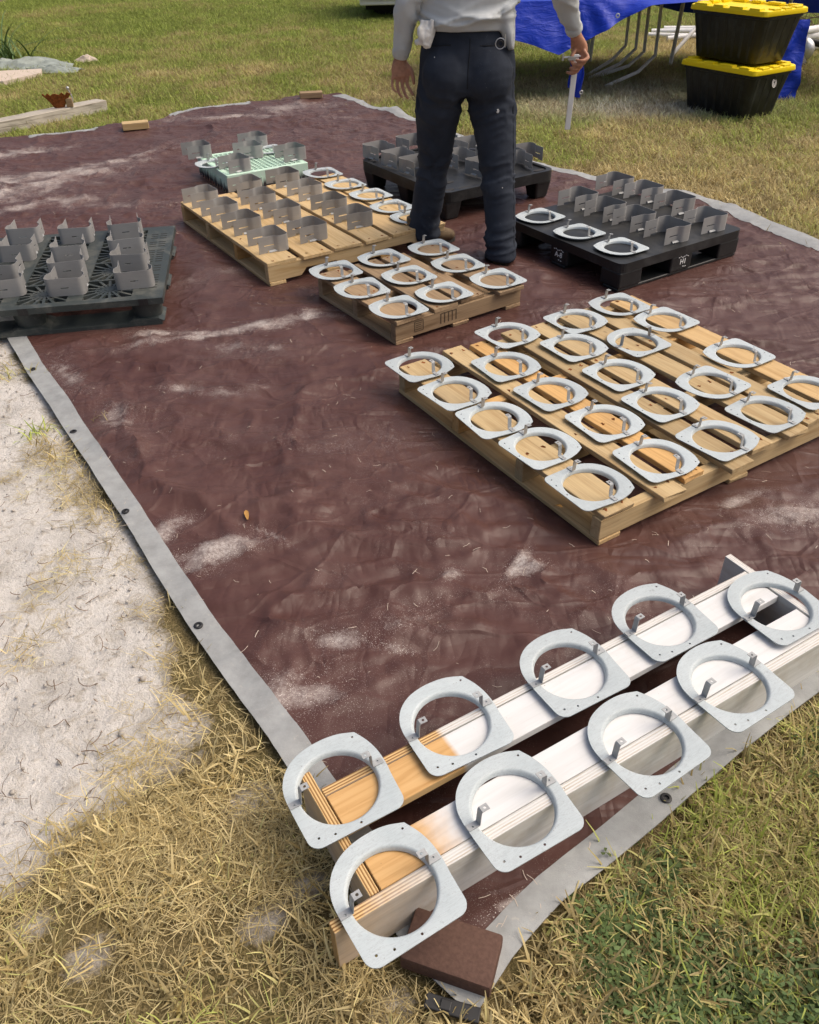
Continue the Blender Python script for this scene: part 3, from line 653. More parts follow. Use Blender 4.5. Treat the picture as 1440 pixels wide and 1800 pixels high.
def grommet(x, y, r=.0125):
    bm = bmesh.new()
    prof = [(.42, -.12), (.42, .10), (.52, .24), (.78, .26), (.97, .14), (1.0, -.05)]
    rings = [[bm.verts.new((math.cos(a)*q*r, math.sin(a)*q*r, h*r)) for a in np.linspace(0, 2*math.pi, 28, endpoint=False)] for q, h in prof]
    for i in range(len(rings)-1):
        for k in range(28): bm.faces.new((rings[i][k], rings[i][(k+1) % 28], rings[i+1][(k+1) % 28], rings[i+1][k]))
    bm.faces.new(rings[0])
    link('grommet', bm_mesh('grommet', bm), M['rubber'], ho, (x, y-2, float(tarp_z(x, y))+.0035), smooth=True)
for i in range(-1, 4): grommet(-.583+.596*i*math.cos(R(123))+.012, 1.532+.596*i*math.sin(R(123))+.004)
grommet(.532, .985)
bm = bmesh.new(); add_box(bm, (0, 0, 0), (.098, .026, .010)); add_box(bm, (-.012, .0, .006), (.02, .018, .004)); bevel(bm, .003, 2)
o = link('corner_tab', bm_mesh('corner_tab', bm), M['rubber'], tarp_root, (.055, .588-2, .018), R(-17)); o['label'] = 'scuffed black plastic tab clipped on the tarp corner'

# ------------------------------------------------------------------ plywood frame in front
bx, by, ba = BOX; ca, sa = math.cos(R(ba)), math.sin(R(ba))
HB = .13
ply = empty('plywood_frame', (bx, by, .012), R(ba))
tag(ply, 'long low plywood frame with two top boards, painted white but bare at one end', 'wooden frame')
def panel(name, x0, x1, y0, y1, z0, z1, bare, soft, lon='x', edge_top=True, rot=0, lab=None):
    """vertical or flat plywood piece; own origin at its near left low corner, local x along its length, y across"""
    if lon == 'x': L, W, ox, oy, rz = x1-x0, y1-y0, x0, y0, 0
    else: L, W, ox, oy, rz = y1-y0, x1-x0, x1, y0, R(90)
    bm = bmesh.new(); add_box(bm, (L/2, W/2, (z1-z0)/2), (L, W, z1-z0))
    es = [e_ for e_ in bm.edges if abs((e_.verts[0].co-e_.verts[1].co).normalized().x) > .9]
    bmesh.ops.subdivide_edges(bm, edges=es, cuts=12, use_grid_fill=True)
    for v in bm.verts: v.co.y += (random.random()-.5)*.0008; v.co.z += (random.random()-.5)*.0006
    bevel(bm, .0012, 1, R(60))
    me = bm_mesh(name, bm)
    for mm in (M['ply_face'], M['ply_side'], M['ply_edge']): me.materials.append(mm)
    for pl in me.polygons:
        nz, ny_, nx_ = pl.normal.z, pl.normal.y, pl.normal.x
        if z1-z0 > W: pl.material_index = 2 if (abs(nz) > .7 or abs(nx_) > .7) else 1
        else: pl.material_index = 0 if abs(nz) > .7 else 2
    fattr(me, 'bare_to', np.full(len(me.vertices), bare)); fattr(me, 'soft', np.full(len(me.vertices), soft))
    o = link(name, me, None, ply, (ox, oy, z0), rz+rot)
    if lab: o['label'] = lab
    return o
# frame-local y points away from the camera side (off = -y)
panel('side_panel', -.043, 1.40, .0, .024, 0, HB, .14, .10, lab='near side panel, white paint toned grey for shade, with stripy plywood edge')
panel('side_panel', .062, 1.287, .250, .268, 0, HB, .275, .004)
panel('top_board', .064, 1.285, .0265, .107, HB-.022, HB-.0015, .15, .035)
panel('top_board', .064, 1.285, .160, .2475, HB-.022, HB-.002, .275, .003)
panel('end_panel', .040, .060, .026, .318, 0, HB-.001, 5, .01, 'y', lab='bare golden plywood end panel')
panel('end_panel', 1.289, 1.309, .026, .335, 0, HB+.001, -1, .01, 'y')
panel('floor_board', .066, 1.28, .122, .146, .002, .012, 5, .01)

# ------------------------------------------------------------------ ring plates
def ring_mesh():
    out = []
    def arc(cx, cy, r, a0, a1, n_=7):
        for a in np.linspace(R(a0), R(a1), n_): out.append((cx+r*math.cos(a), cy+r*math.sin(a)))
    arc(-.078, -.0795, .024, 180, 270)
    out += [(x_, -.1035) for x_ in np.linspace(-.066, .065, 14)]
    arc(.077, -.0795, .024, 270, 360)
    cv = catmull([(.101, -.0795), (.1045, -.03), (.1075, .0), (.1065, .035), (.099, .068), (.085, .0995)], 5)[1:]
    out += [tuple(q) for q in cv]
    cv = catmull([(.085, .0995), (.053, .112), (.02, .1165), (-.016, .114), (-.05, .1035), (-.078, .083), (-.096, .055), (-.103, .025), (-.1035, -.02), (-.102, -.0795)], 5)[1:-1]
    out += [tuple(q) for q in cv]
    P = np.array(out); d = np.r_[0, np.cumsum(np.linalg.norm(np.diff(np.vstack([P, P[:1]]), axis=0), axis=1))]
    n_ = len(P); ang = np.arctan2(P[:, 1], P[:, 0])
    bm = bmesh.new()
    prof = [(.0875, 0.0), (.0850, -.0004), (.0826, -.0022), (.0806, -.0060), (.0795, -.0125)]   # rolled lip going down
    th = .0022
    top_o = [bm.verts.new((x, y, 0)) for x, y in P]; bot_o = [bm.verts.new((x, y, -th)) for x, y in P]
    up_r = [[bm.verts.new((math.cos(a)*r, math.sin(a)*r, z)) for a in ang] for r, z in prof]
    lo_r = [[bm.verts.new((math.cos(a)*(r+.0022), math.sin(a)*(r+.0022), min(z-th*.6, -th) if i < 4 else z)) for a in ang] for i, (r, z) in enumerate(prof)]
    def strip(a, b):
        for k in range(n_): bm.faces.new((a[k], a[(k+1) % n_], b[(k+1) % n_], b[k]))
    strip(top_o, up_r[0])
    for i in range(4): strip(up_r[i], up_r[i+1])
    strip(up_r[4], lo_r[4])
    for i in range(4, 0, -1): strip(lo_r[i], lo_r[i-1])
    strip(lo_r[0], bot_o); strip(bot_o, top_o)
    me = bm_mesh('ring_plate', bm)
    # screw holes cut through the plate
    cb = bmesh.new()
    for x, y in ((-.049, -.0905), (.004, -.0935), (.076, .0905), (-.080, -.083)):
        q = bmesh.ops.create_cone(cb, cap_ends=True, segments=12, radius1=.0026, radius2=.0026, depth=.02)
        for v in q['verts']: v.co += Vector((x, y, 0))
    co = bpy.data.objects.new('cut', bm_mesh('cut', cb)); COL.objects.link(co)
    nm = baked(me, [('BOOLEAN', dict(object=co, operation='DIFFERENCE', solver='EXACT'))]); bpy.data.objects.remove(co)
    nm.name = 'ring_plate'; return nm
def tab_mesh():
    bm = bmesh.new(); w, t = .0140, .0014
    prof = [(.104, .0016), (.0800, .0016), (.0785, .0035), (.0765, .040), (.0750, .0425), (.0590, .0430)]
    for s_ in (0, 1):
        pass
    A = []
    for i, (x, z) in enumerate(prof):
        p0 = prof[max(0, i-1)]; p1 = prof[min(len(prof)-1, i+1)]; tx, tz = p1[0]-p0[0], p1[1]-p0[1]; l = math.hypot(tx, tz); nx_, nz_ = -tz/l*t, tx/l*t
        A.append([bm.verts.new((x, -w/2, z)), bm.verts.new((x, w/2, z)), bm.verts.new((x-nx_, w/2, z-nz_)), bm.verts.new((x-nx_, -w/2, z-nz_))])
    for i in range(len(A)-1):
        for k in range(4): bm.faces.new((A[i][k], A[i][(k+1) % 4], A[i+1][(k+1) % 4], A[i+1][k]))
    bm.faces.new(A[0]); bm.faces.new(A[-1])
    me = bm_mesh('tab', bm); cb = bmesh.new()
    q = bmesh.ops.create_cone(cb, cap_ends=True, segments=12, radius1=.0030, radius2=.0030, depth=.02)
    for v in q['verts']: v.co += Vector((.0665, 0, .043))
    q = bmesh.ops.create_cone(cb, cap_ends=True, segments=10, radius1=.0022, radius2=.0022, depth=.02)
    for v in q['verts']: v.co += Vector((.093, 0.002, .0))
    co = bpy.data.objects.new('cut', bm_mesh('cut', cb)); COL.objects.link(co)
    nm = baked(me, [('BOOLEAN', dict(object=co, operation='DIFFERENCE', solver='EXACT'))]); bpy.data.objects.remove(co); nm.name = 'tab'; return nm
RM, TM = ring_mesh(), tab_mesh()
RM.materials.clear(); TM.materials.clear(); RM.materials.append(M['ring']); TM.materials.append(M['tab_steel'])
RM.shade_smooth(); RM.set_sharp_from_angle(angle=R(35))
def ring(x, y, z, rot, label, group, jit=4, tilt=1.0):
    o = link('ring_plate', RM, None, None, (x, y, z))
    o.rotation_euler = (R(random.gauss(0, tilt*.5)), R(random.gauss(0, tilt*.5)), R(rot+random.uniform(-jit, jit)))
    tag(o, label, 'ring plate', group)
    t1 = link('tab', TM, None, o, (0, .008, .0)); t2 = link('tab', TM, None, o, (0, .004, .0)); t2.rotation_euler = (0, 0, math.pi)
    return o
FL = ['pale grey ring plate over the bare corner where end panel and far board meet', 'pale grey ring plate where the far board turns from bare wood to white',
      'pale grey ring plate overhanging the brown brick paver at the bare near corner', 'pale grey ring plate on the near board beside the one overhanging the brick paver',
      'pale grey ring plate third along the far white board from the bare end', 'pale grey ring plate fourth along the far white board from the bare end',
      'pale grey ring plate on the near white board opposite the tarp edge grommet', 'pale grey stained ring plate on the near board farthest from the brick paver',
      'pale grey ring plate over the square opening at the white end of the frame']
FR = [(-.154, .943), (.079, 1.091), (-.046, .731), (.188, .889), (.355, 1.23), (.598, 1.38), (.474, 1.034), (.702, 1.181), (.894, 1.42)]
FROT = [28, 27, 31, 29, 28, 29, 33, 32, 30]
for (x, y), a, lb in zip(FR, FROT, FL): ring(x, y, .012+HB+.0135, a, lb, 'ring plates on the plywood frame', 1, .4)
# ring plates on the large pallet
RA = [(0.052, 2.766), (0.173, 2.557), (0.295, 2.367), (0.427, 2.189), (0.545, 1.972), (0.414, 3.02), (0.378, 2.75), (0.515, 2.537), (0.665, 2.331), (0.779, 2.104), (0.709, 3.136), (0.661, 2.896), (0.786, 2.667), (0.883, 2.448), (1.007, 2.211), (0.92, 3.281), (0.909, 2.924), (1.1, 2.577), (1.219, 2.367), (1.076, 3.116), (1.269, 2.8), (1.417, 2.506)]
for i, (x, y) in enumerate(RA):
    rot = 122 if i in (15, 17, 19, 20) else 32 if i == 16 else -58
    lb = ['pale grey ring plate in the large pallet\'s edge row beside the open tarp', 'pale grey ring plate in the large pallet\'s second row from the open tarp', 'pale grey ring plate in the large pallet\'s middle row of five',
          'pale grey ring plate in the large pallet\'s fourth row from the open tarp', 'pale grey ring plate in the large pallet\'s row farthest from the open tarp'][0 if i < 5 else 1 if i < 10 else 2 if i < 15 else 3 if i < 19 else 4]
    if i == 4: lb = 'pale grey ring plate on the large pallet\'s corner nearest the plywood frame'
    if i == 0: lb = 'pale grey ring plate jutting past the large pallet\'s corner nearest the small pallet'
    if i == 15: lb = 'pale grey ring plate on the large pallet\'s corner facing the black chalk-marked pallet'
    if i == 16: lb = 'pale grey ring plate on the large board pallet, turned a quarter from its neighbours'
    ring(x, y, .012+.110+.0135, rot, lb, 'ring plates on the large wooden pallet', 5, .8)
for i, (x, y) in enumerate([(-0.325, 3.751), (-0.099, 3.901), (0.149, 4.03), (-0.194, 3.526), (0.021, 3.669), (0.258, 3.805), (-0.029, 3.306), (0.174, 3.456), (0.43, 3.602)]):
    ring(x, y, .012+.110+.0135, 122, ['pale grey ring plate on the small pallet, row facing the pale new pallet', 'pale grey ring plate on the small pallet, middle row of three', 'pale grey ring plate on the small pallet, row along its stamped side'][i//3], 'ring plates on the small pallet', 4)
for x, y in [(-0.506, 5.425), (-0.349, 5.163), (-0.188, 4.938), (-0.059, 4.698), (0.056, 4.506)]:
    ring(x, y, .012+.115+.0135, 122, 'pale grey ring plate in the row beside the brackets on the pale new pallet', 'ring plates on the pale new pallet', 4)
for x, y in [(0.734, 4.391), (0.896, 4.129), (1.059, 3.9)]:
    ring(x, y, .012+.140+.0135, 122, 'pale grey ring plate on the flat black pallet with chalk marks', 'ring plates on the flat black pallet', 4)
ring(-1.251, 5.699, .012+.12+.0135, 122, 'pale grey ring plate on the mint crate at its dirt-streaked side', 'ring plates on the mint crate')
ring(-.923, 6.03, .012+.12+.0135, 122, 'pale grey ring plate at the back of the mint crate between two brackets', 'ring plates on the mint crate')

# ------------------------------------------------------------------ folded sheet-metal brackets
def bracket_meshes():
    half = [(-.084, .068), (-.055, .0675), (-.012, .067), (.000, .069), (.018, .0815), (.030, .0835), (.058, .0830), (.070, .0795), (.0775, .072), (.080, .062), (.080, .03)]
    pl = half+[(x, -y) for x, y in half[::-1]]
    P = catmull(pl, 4); d = np.r_[0, np.cumsum(np.linalg.norm(np.diff(P, axis=0), axis=1))]; T = d[-1]
    ss = np.unique(np.r_[np.linspace(0, T, 64), [.030, .085, T-.030, T-.085, T/2-.018, T/2+.018]]); zs = [0, .010, .033, .0385, .062, .080]
    xy = np.stack([np.interp(ss, d, P[:, 0]), np.interp(ss, d, P[:, 1])], -1)
    bm = bmesh.new(); G = [[bm.verts.new((x, y, z)) for z in zs] for x, y in xy]
    for i in range(len(ss)-1):
        sc = (ss[i]+ss[i+1])/2
        for k in range(len(zs)-1):
            if k == 2 and (.030 < sc < .085 or .030 < T-sc < .085 or abs(sc-T/2) < .018): continue
            if k == 0 and (.05 < sc < .10 or .05 < T-sc < .10): continue
            bm.faces.new((G[i][k], G[i+1][k], G[i+1][k+1], G[i][k+1]))
    for v in [v for v in bm.verts if not v.link_faces]: bm.verts.remove(v)
    me = baked(bm_mesh('bracket', bm), [('SOLIDIFY', dict(thickness=.0016, offset=0))]); me.name = 'metal_bracket'
    bm = bmesh.new(); add_box(bm, (0, 0, .0), (.046, .0015, .0105)); bevel(bm, .0004)
    return me, bm_mesh('foot_tab', bm)
BMH, FTM = bracket_meshes()
BMH.materials.clear(); BMH.materials.append(M['steel']); BMH.shade_smooth(); BMH.set_sharp_from_angle(angle=R(35))
FTM.materials.append(M['tab_steel'])
def bracket(x, y, z, rot, label, group, jit=4, centre=True):
    o = link('metal_bracket', BMH, None, None, (x, y, z+.0012), R(rot+random.uniform(-jit, jit)))
    s_ = random.uniform(.97, 1.03); o.scale = (s_, random.uniform(.96, 1.04), 1)
    tag(o, label, 'bracket', group)
    for sg in (1, -1):
        t = link('foot_tab', FTM, None, o, (-.009, sg*.0735, .0068)); t.rotation_euler = (R(sg*35), 0, 0)
    return o
def off(pts, rot, dx, dy):
    c, s_ = math.cos(R(rot)), math.sin(R(rot)); return [(x+c*dx-s_*dy, y+s_*dx+c*dy) for x, y in pts]
CB = [(-0.72, 4.004), (-0.532, 4.141), (-0.895, 4.283), (-0.698, 4.45), (-0.3, 4.339), (-1.052, 4.518), (-0.862, 4.701), (-0.447, 4.579), (-1.208, 4.773), (-0.978, 4.97), (-0.609, 4.859), (-0.768, 5.129)]
for i, (x, y) in enumerate(off(CB, 33, .084, .068)): bracket(x, y, .012+.115, 33, 'grey metal bracket on the pale new pallet, '+('row along its open edge' if i in (0, 2, 5, 8) else 'middle row of four' if i in (1, 3, 6, 9) else 'row next to the ring plates'), 'brackets on the pale new pallet', 3)
GB = [(0.935, 4.476), (1.046, 4.288), (1.162, 4.125), (1.283, 3.932), (1.197, 4.752), (1.321, 4.576), (1.436, 4.364), (1.514, 4.074)]
for i, (x, y) in enumerate(off(GB, 33, .084, .068)): bracket(x, y, .012+.14, 33, 'grey metal bracket on the chalk-marked black pallet, '+('row next to the ring plates' if i < 4 else 'row at the lawn side'), 'brackets on the flat black pallet', 4)
DB = [(-1.228, 3.562), (-1.3, 3.782), (-1.379, 3.996), (-1.45, 4.239), (-1.514, 3.499), (-1.582, 3.704), (-1.639, 3.918), (-1.685, 4.188), (-1.797, 3.487), (-1.881, 3.675), (-1.903, 3.943), (-1.957, 4.197)]
for i, (x, y) in enumerate(off(DB, -80, -.080, 0)): bracket(x, y, .012+.13, -80, 'grey metal bracket on the dark grey sunburst pallet, '+('row beside its slotted edge' if i < 4 else 'middle row of four' if i < 8 else 'row farthest from its slotted edge'), 'brackets on the dark grey plastic pallet', 6)
EB = [(-1.439, 5.839), (-1.119, 5.465), (-1.08, 5.80), (-1.085, 6.07), (-0.782, 5.719)]
EL = ['grey metal bracket standing alone on the left corner of the mint crate', 'grey metal bracket on the near corner of the mint crate', 'grey metal bracket in the middle of the mint crate', 'grey metal bracket at the far corner of the mint crate', 'grey metal bracket on the corner of the mint crate nearest the black pallets']
for (x, y), lb in zip(off(EB, 33, .084, .068), EL): bracket(x, y, .012+.12, 33, lb, 'brackets on the mint crate', 6)
FB = [(-.19+.04, 5.66), (-.03, 5.46), (.10, 5.28), (.06, 5.80), (.20, 5.62), (.34, 5.46), (.47, 5.24), (.33, 5.88), (.47, 5.70), (.60, 5.52), (.72, 5.32), (.80, 5.46)]
FB = [(-.145, 5.62), (-.02, 5.43), (.09, 5.26), (.07, 5.80), (.27, 5.58), (.36, 5.40), (.49, 5.19), (.28, 5.85), (.45, 5.70), (.58, 5.50), (.71, 5.30), (.80, 5.48)]
for i, (x, y) in enumerate(FB): bracket(x, y, .012+.165, 122, 'grey metal bracket on the cone-legged black pallet, '+('along the edge facing the pale pallet' if i < 3 else 'at the lawn-side corner' if i > 9 else 'standing behind the man\'s legs'), 'brackets on the black pallet behind the man', 6)

# ------------------------------------------------------------------ wooden pallets
def wooden_pallet(k, name, label, mat, boards, smat=None, notch=False, nstr=3, overhang=0, bottom=3):
    cx, cy, a, L, W, H = PAL[k]
    root = empty(name, (cx, cy, .012), R(a)); tag(root, label, 'pallet')
    smat = smat or mat; tb = .018; hs = H-2*tb
    sw = .038
    for i in range(nstr):                                             # stringers run along local x
        y = sw/2+.004+(W-sw-.008)*i/(nstr-1)
        bm = bmesh.new()
        if notch:
            z0, z1, zn = tb, H-tb, tb+hs*.42; xs = [0, L*.17, L*.20, L*.36, L*.39, L*.61, L*.64, L*.80, L*.83, L]; zs_ = [z0, z0, zn, zn, z0, z0, zn, zn, z0, z0]
            f0 = [bm.verts.new((x, y-sw/2, z)) for x, z in zip(xs, zs_)]+[bm.verts.new((x, y-sw/2, z1)) for x in xs[::-1]]
            bm.faces.new(f0); r_ = bmesh.ops.extrude_face_region(bm, geom=bm.faces[:]); 
            for v in [g for g in r_['geom'] if isinstance(g, bmesh.types.BMVert)]: v.co.y += sw
        else: add_box(bm, (L/2, y, H/2), (L, sw, hs-.0004))
        bevel(bm, .0018, 1, R(50)); me = bm_mesh('stringer', bm)
        o = link('stringer', me, smat, root)
    for (x0, x1, ex) in boards:                                       # deck boards run along local y
        w = x1-x0; me = rough_board('deck_board', (W+ex, w, tb), .0016, .0018)
        o = link('deck_board', me, mat, root, ((x0+x1)/2, W/2+random.uniform(-.004, .004)-ex*.2, H-tb/2), R(90+random.uniform(-.5, .5)))
    bm = bmesh.new()
    for (x0, x1, ex) in boards:
        for i in range(nstr):
            y = sw/2+.004+(W-sw-.008)*i/(nstr-1)
            for t in (.22, .78):
                q = bmesh.ops.create_cone(bm, cap_ends=True, segments=7, radius1=.0034, radius2=.003, depth=.002)
                for v in q['verts']: v.co += Vector((x0+(x1-x0)*t+random.uniform(-.006, .006), y+random.uniform(-.008, .008), H+.0006))
    o = link('nail_heads', bm_mesh('nail_heads', bm), M['rust'], root); o['kind'] = 'stuff'
    for i in range(bottom):
        x = .045+(L-.09)*i/(bottom-1); me = rough_board('bottom_board', (W, .088, tb-.001), .0012, .0018, 4)
        link('bottom_board', me, mat, root, (x, W/2, tb/2), R(90))
    return root
wooden_pallet('A', 'wooden_pallet', 'large yellow pine pallet crowded with ring plates', M['wood_pine'],
    [(.004, .125, .0), (.215, .305, .05), (.335, .425, .0), (.50, .60, .06), (.635, .735, .01), (.80, .90, .02), (.925, 1.02, .0), (1.085, 1.212, .0)], nstr=4, bottom=3)
wooden_pallet('C', 'wooden_pallet', 'pale new wooden pallet carrying rows of brackets and five ring plates', M['wood_fresh'],
    [(.003, .165, 0), (.192, .345, .01), (.372, .53, 0), (.557, .70, .01), (.725, .87, 0), (.895, 1.05, 0)], notch=True, nstr=4, bottom=4)
wooden_pallet('B', 'wooden_pallet', 'small weathered wooden pallet with nine ring plates and a stamped side', M['wood_old'],
    [(.003, .135, 0), (.205, .335, .0), (.36, .49, -.02), (.55, .695, .03)], nstr=3, bottom=3)
pb = [o for o in bpy.data.objects if o.get('label', '').startswith('small weathered')][0]
bm = bmesh.new()
def bar(x0, z0, x1, z1, w=.003):
    dx, dz = x1-x0, z1-z0; l = math.hypot(dx, dz); add_box(bm, ((x0+x1)/2, 0, (z0+z1)/2), (l, .0006, w), Matrix.Rotation(-math.atan2(dz, dx), 3, 'Y'))
for q in ((.0, 0, .045, 0), (.045, 0, .045, .045), (.045, .045, 0, .045), (0, .045, 0, 0)): bar(*q)
for k in range(4): bar(.006, .036-.009*k, .04-.006*(k % 2), .036-.009*k, .0028)
link('stamp_mark', bm_mesh('stamp_mark', bm), M['stamp'], pb, (.10, .0032, .036)); bm = bmesh.new()
for k in range(5): bar(.14+.021*k, .0, .14+.021*k, .046, .005); 
for k in range(4): bar(.14+.021*k, .045-.001*(k % 2), .161+.021*k, .046, .004)
link('stamp_mark', bm_mesh('stamp_mark', bm), M['stamp'], pb, (.10, .0032, .036))

# ------------------------------------------------------------------ plastic pallets
def rounded_rect(L, W, r, n_=5):
    out = []
    for cx, cy, a0 in ((r, r, 180), (L-r, r, 270), (L-r, W-r, 0), (r, W-r, 90)):
        for a in np.linspace(R(a0), R(a0+90), n_): out.append((cx+r*math.cos(a), cy+r*math.sin(a)))
    return out
def prism(bm, P, z0, z1):
    a = [bm.verts.new((x, y, z0)) for x, y in P]; b = [bm.verts.new((x, y, z1)) for x, y in P]; n_ = len(P)
    bm.faces.new(a[::-1]); bm.faces.new(b)
    for i in range(n_): bm.faces.new((a[i], a[(i+1) % n_], b[(i+1) % n_], b[i]))
def stroke_text(root, txt, loc, size, rot, mat, name='chalk_mark'):
    cu = bpy.data.curves.new(name, 'FONT'); cu.body = txt; cu.size = size; cu.extrude = .0004; cu.align_x = 'CENTER'; cu.offset = .0006
    o = bpy.data.objects.new(name, cu); COL.objects.link(o); dg = bpy.context.evaluated_depsgraph_get(); dg.update()
    me = bpy.data.meshes.new_from_object(o.evaluated_get(dg)); bpy.data.objects.remove(o)
    q = link(name, me, mat, root, loc); q.rotation_euler = rot; return q
# G: flat black block pallet
cx, cy, a, L, W, H = PAL['G']
g = empty('plastic_pallet', (cx, cy, .012), R(a)); tag(g, 'flat topped black plastic pallet with white chalk marks on its blocks', 'pallet')
bm = bmesh.new(); prism(bm, rounded_rect(L, W, .035), H-.044, H); bevel(bm, .004, 2); link('deck', bm_mesh('deck', bm), M['black_plastic'], g)
for i in range(3):
    for j in range(3):
        bm = bmesh.new(); sx_, sy_ = (.15, .13)
        add_box(bm, (.080+(L-.16)*i/2, .070+(W-.14)*j/2, (H-.044+.016)/2), (sx_, sy_, H-.044-.016)); bevel(bm, .008, 2); link('block', bm_mesh('block', bm), M['black_plastic'], g)
for j in range(3):
    bm = bmesh.new(); add_box(bm, (L/2, .061+(W-.122)*j/2, .0085), (L-.01, .10, .015)); bevel(bm, .003); link('runner', bm_mesh('runner', bm), M['black_plastic'], g)
stroke_text(g, 'H1', (L/2+.01, .0040, .050), .036, (R(90), 0, 0), M['chalk'])
stroke_text(g, 'A-8', (.0040, W/2+.0, .050), .036, (R(90), 0, R(-90)), M['chalk'])
for (lx, ly, rz) in ((L/2+.01, .0035, 0), (.0035, W/2, R(-90))):
    bm = bmesh.new()
    for k in range(6): add_box(bm, (-.032+.0125*k, 0, .086+.003*math.sin(k*2.1)), (.009, .0008, .0035), Matrix.Rotation(.5*math.sin(k*1.7), 3, 'Y'))
    for k in range(2): add_box(bm, (.005+.016*k, 0, .036-.002*k), (.008, .0008, .004))
    link('chalk_mark', bm_mesh('chalk_mark', bm), M['chalk'], g, (lx, ly, 0), rz)
# F: nestable black pallet behind the man
cx, cy, a, L, W, H = PAL['F']
g = empty('plastic_pallet', (cx, cy, .012), R(a)); tag(g, 'black nestable plastic pallet on cone legs behind the man\'s legs', 'pallet')
bm = bmesh.new(); prism(bm, rounded_rect(L, W, .06, 7), H-.055, H-.006); bevel(bm, .006, 2); link('deck', bm_mesh('deck', bm), M['black_plastic'], g)
bm = bmesh.new(); Po = rounded_rect(L, W, .06, 7); Pi = [(L/2+(x-L/2)*(1-.05/L), W/2+(y-W/2)*(1-.05/W)) for x, y in Po]
n_ = len(Po)
for z0, z1, A_, B_ in ((H-.006, H+.004, Po, Pi),):
    oa = [bm.verts.new((x, y, z0)) for x, y in Po]; ob = [bm.verts.new((x, y, z1)) for x, y in Po]; ia = [bm.verts.new((x, y, z0)) for x, y in Pi]; ib = [bm.verts.new((x, y, z1)) for x, y in Pi]
    for i in range(n_):
        j = (i+1) % n_
        bm.faces.new((oa[i], oa[j], ob[j], ob[i])); bm.faces.new((ob[i], ob[j], ib[j], ib[i])); bm.faces.new((ib[i], ib[j], ia[j], ia[i])); bm.faces.new((ia[i], ia[j], oa[j], oa[i]))
link('rim', bm_mesh('rim', bm), M['black_plastic'], g)
for i in range(3):
    for j in range(3):
        bm = bmesh.new(); add_box(bm, (.075+(L-.15)*i/2, .075+(W-.15)*j/2, (H-.055)/2+.001), (.125, .125, H-.055-.001), None, .72); bevel(bm, .012, 2); link('leg', bm_mesh('leg', bm), M['black_plastic'], g)
for (hx, hy) in ((.07, .07), (.18, .05), (L-.07, .07), (.07, W-.07), (.16, .2)):
    bm = bmesh.new(); prism(bm, [(hx+.045*math.cos(t), hy+.02*math.sin(t)) for t in np.linspace(0, 2*math.pi, 16, endpoint=False)], H-.0055, H-.0035); link('grip_shade', bm_mesh('grip_shade', bm), M['dark'], g)  # flat dark ovals on the deck stand in for shade in hand holes
# E: mint crate with lattice top
cx, cy, a, L, W, H = PAL['E']
g = empty('plastic_crate', (cx, cy, .012), R(a)); tag(g, 'mint green plastic crate with lattice top, dirt streaked at its foot', 'crate')
n = NT('mint_side'); tc = n.new('ShaderNodeTexCoord'); sp = n.new('ShaderNodeSeparateXYZ'); n.l.new(tc.outputs['Object'], sp.inputs[0])
nz_ = n.noise(n.coord('Object', (14, 14, 3)), 4, 5, .7)
f = n.ramp(n.math('ADD', n.math('MULTIPLY', sp.outputs[2], 9), n.math('MULTIPLY', n.math('SUBTRACT', nz_, .5), 1.2)), [(.25, 0.0), (.62, 1.0)])
M['mint_side'] = n.fin(n.mix(f, (.035, .028, .032), n.mix(n.ramp(nz_, [(.5, 0.0), (.7, .8)]), (.54, .74, .60), (.66, .72, .68))), .55)
for (x0, x1, y0, y1) in ((0, L, 0, .012), (0, L, W-.012, W), (0, .012, .0125, W-.0125), (L-.012, L, .0125, W-.0125)):
    bm = bmesh.new(); add_box(bm, ((x0+x1)/2, (y0+y1)/2, H/2+.008), (x1-x0, y1-y0, H-.016)); bevel(bm, .003)
    so = link('side_wall', bm_mesh('side_wall', bm), M['mint_side'], g)
    bm = bmesh.new(); lx = x1-x0 > y1-y0; nn = 11
    for k in range(nn):
        t = (k+.5)/nn
        c_ = (x0+(x1-x0)*t, y0-.003 if y0 < W/2 else y1+.003) if lx else (x0-.003 if x0 < L/2 else x1+.003, y0+(y1-y0)*t)
        add_box(bm, (*c_, H*.35), (.006, .0062, H*.62) if lx else (.0062, .006, H*.62))
    link('rib', bm_mesh('rib', bm), M['mint_side'], so)
for i in range(4):
    x, y = (L-.06 if i % 2 else .06), (W-.06 if i > 1 else .06); bm = bmesh.new(); add_box(bm, (x, y, .005), (.07, .07, .010)); link('foot', bm_mesh('foot', bm), M['mint_side'], g)
bm = bmesh.new(); nl = 17
for k in range(1, nl):
    t = k/nl
    add_box(bm, (L*t, W/2, H-.005), (.0085, W-.03, .008)); add_box(bm, (L/2, W*t, H-.0055), (L-.03, .0085, .008))
for (x0, x1, y0, y1) in ((.012, L-.012, .012, .03), (.012, L-.012, W-.03, W-.012), (.012, .03, .03, W-.03), (L-.03, L-.012, .03, W-.03)): add_box(bm, ((x0+x1)/2, (y0+y1)/2, H-.0045), (x1-x0, y1-y0, .0085))
link('lattice_top', bm_mesh('lattice_top', bm), M['mint_plastic'], g)
# D: dark grey pallet with sunburst grilles (local x runs left from its near right corner)
cx, cy, a, L, W, H = PAL['D']
g = empty('plastic_pallet', (cx, cy, .012), R(a)); tag(g, 'dark grey plastic pallet with sunburst grilles under three rows of brackets', 'pallet')
cells_x = [-.245, -.53, -.815, -1.07]; cells_y = [.155, .385, .615, .845]; cs = .215
bm = bmesh.new()
def slab(x0, x1, y0, y1, z0=H-.028, z1=H): add_box(bm, ((x0+x1)/2, (y0+y1)/2, (z0+z1)/2), (abs(x1-x0), abs(y1-y0), z1-z0))
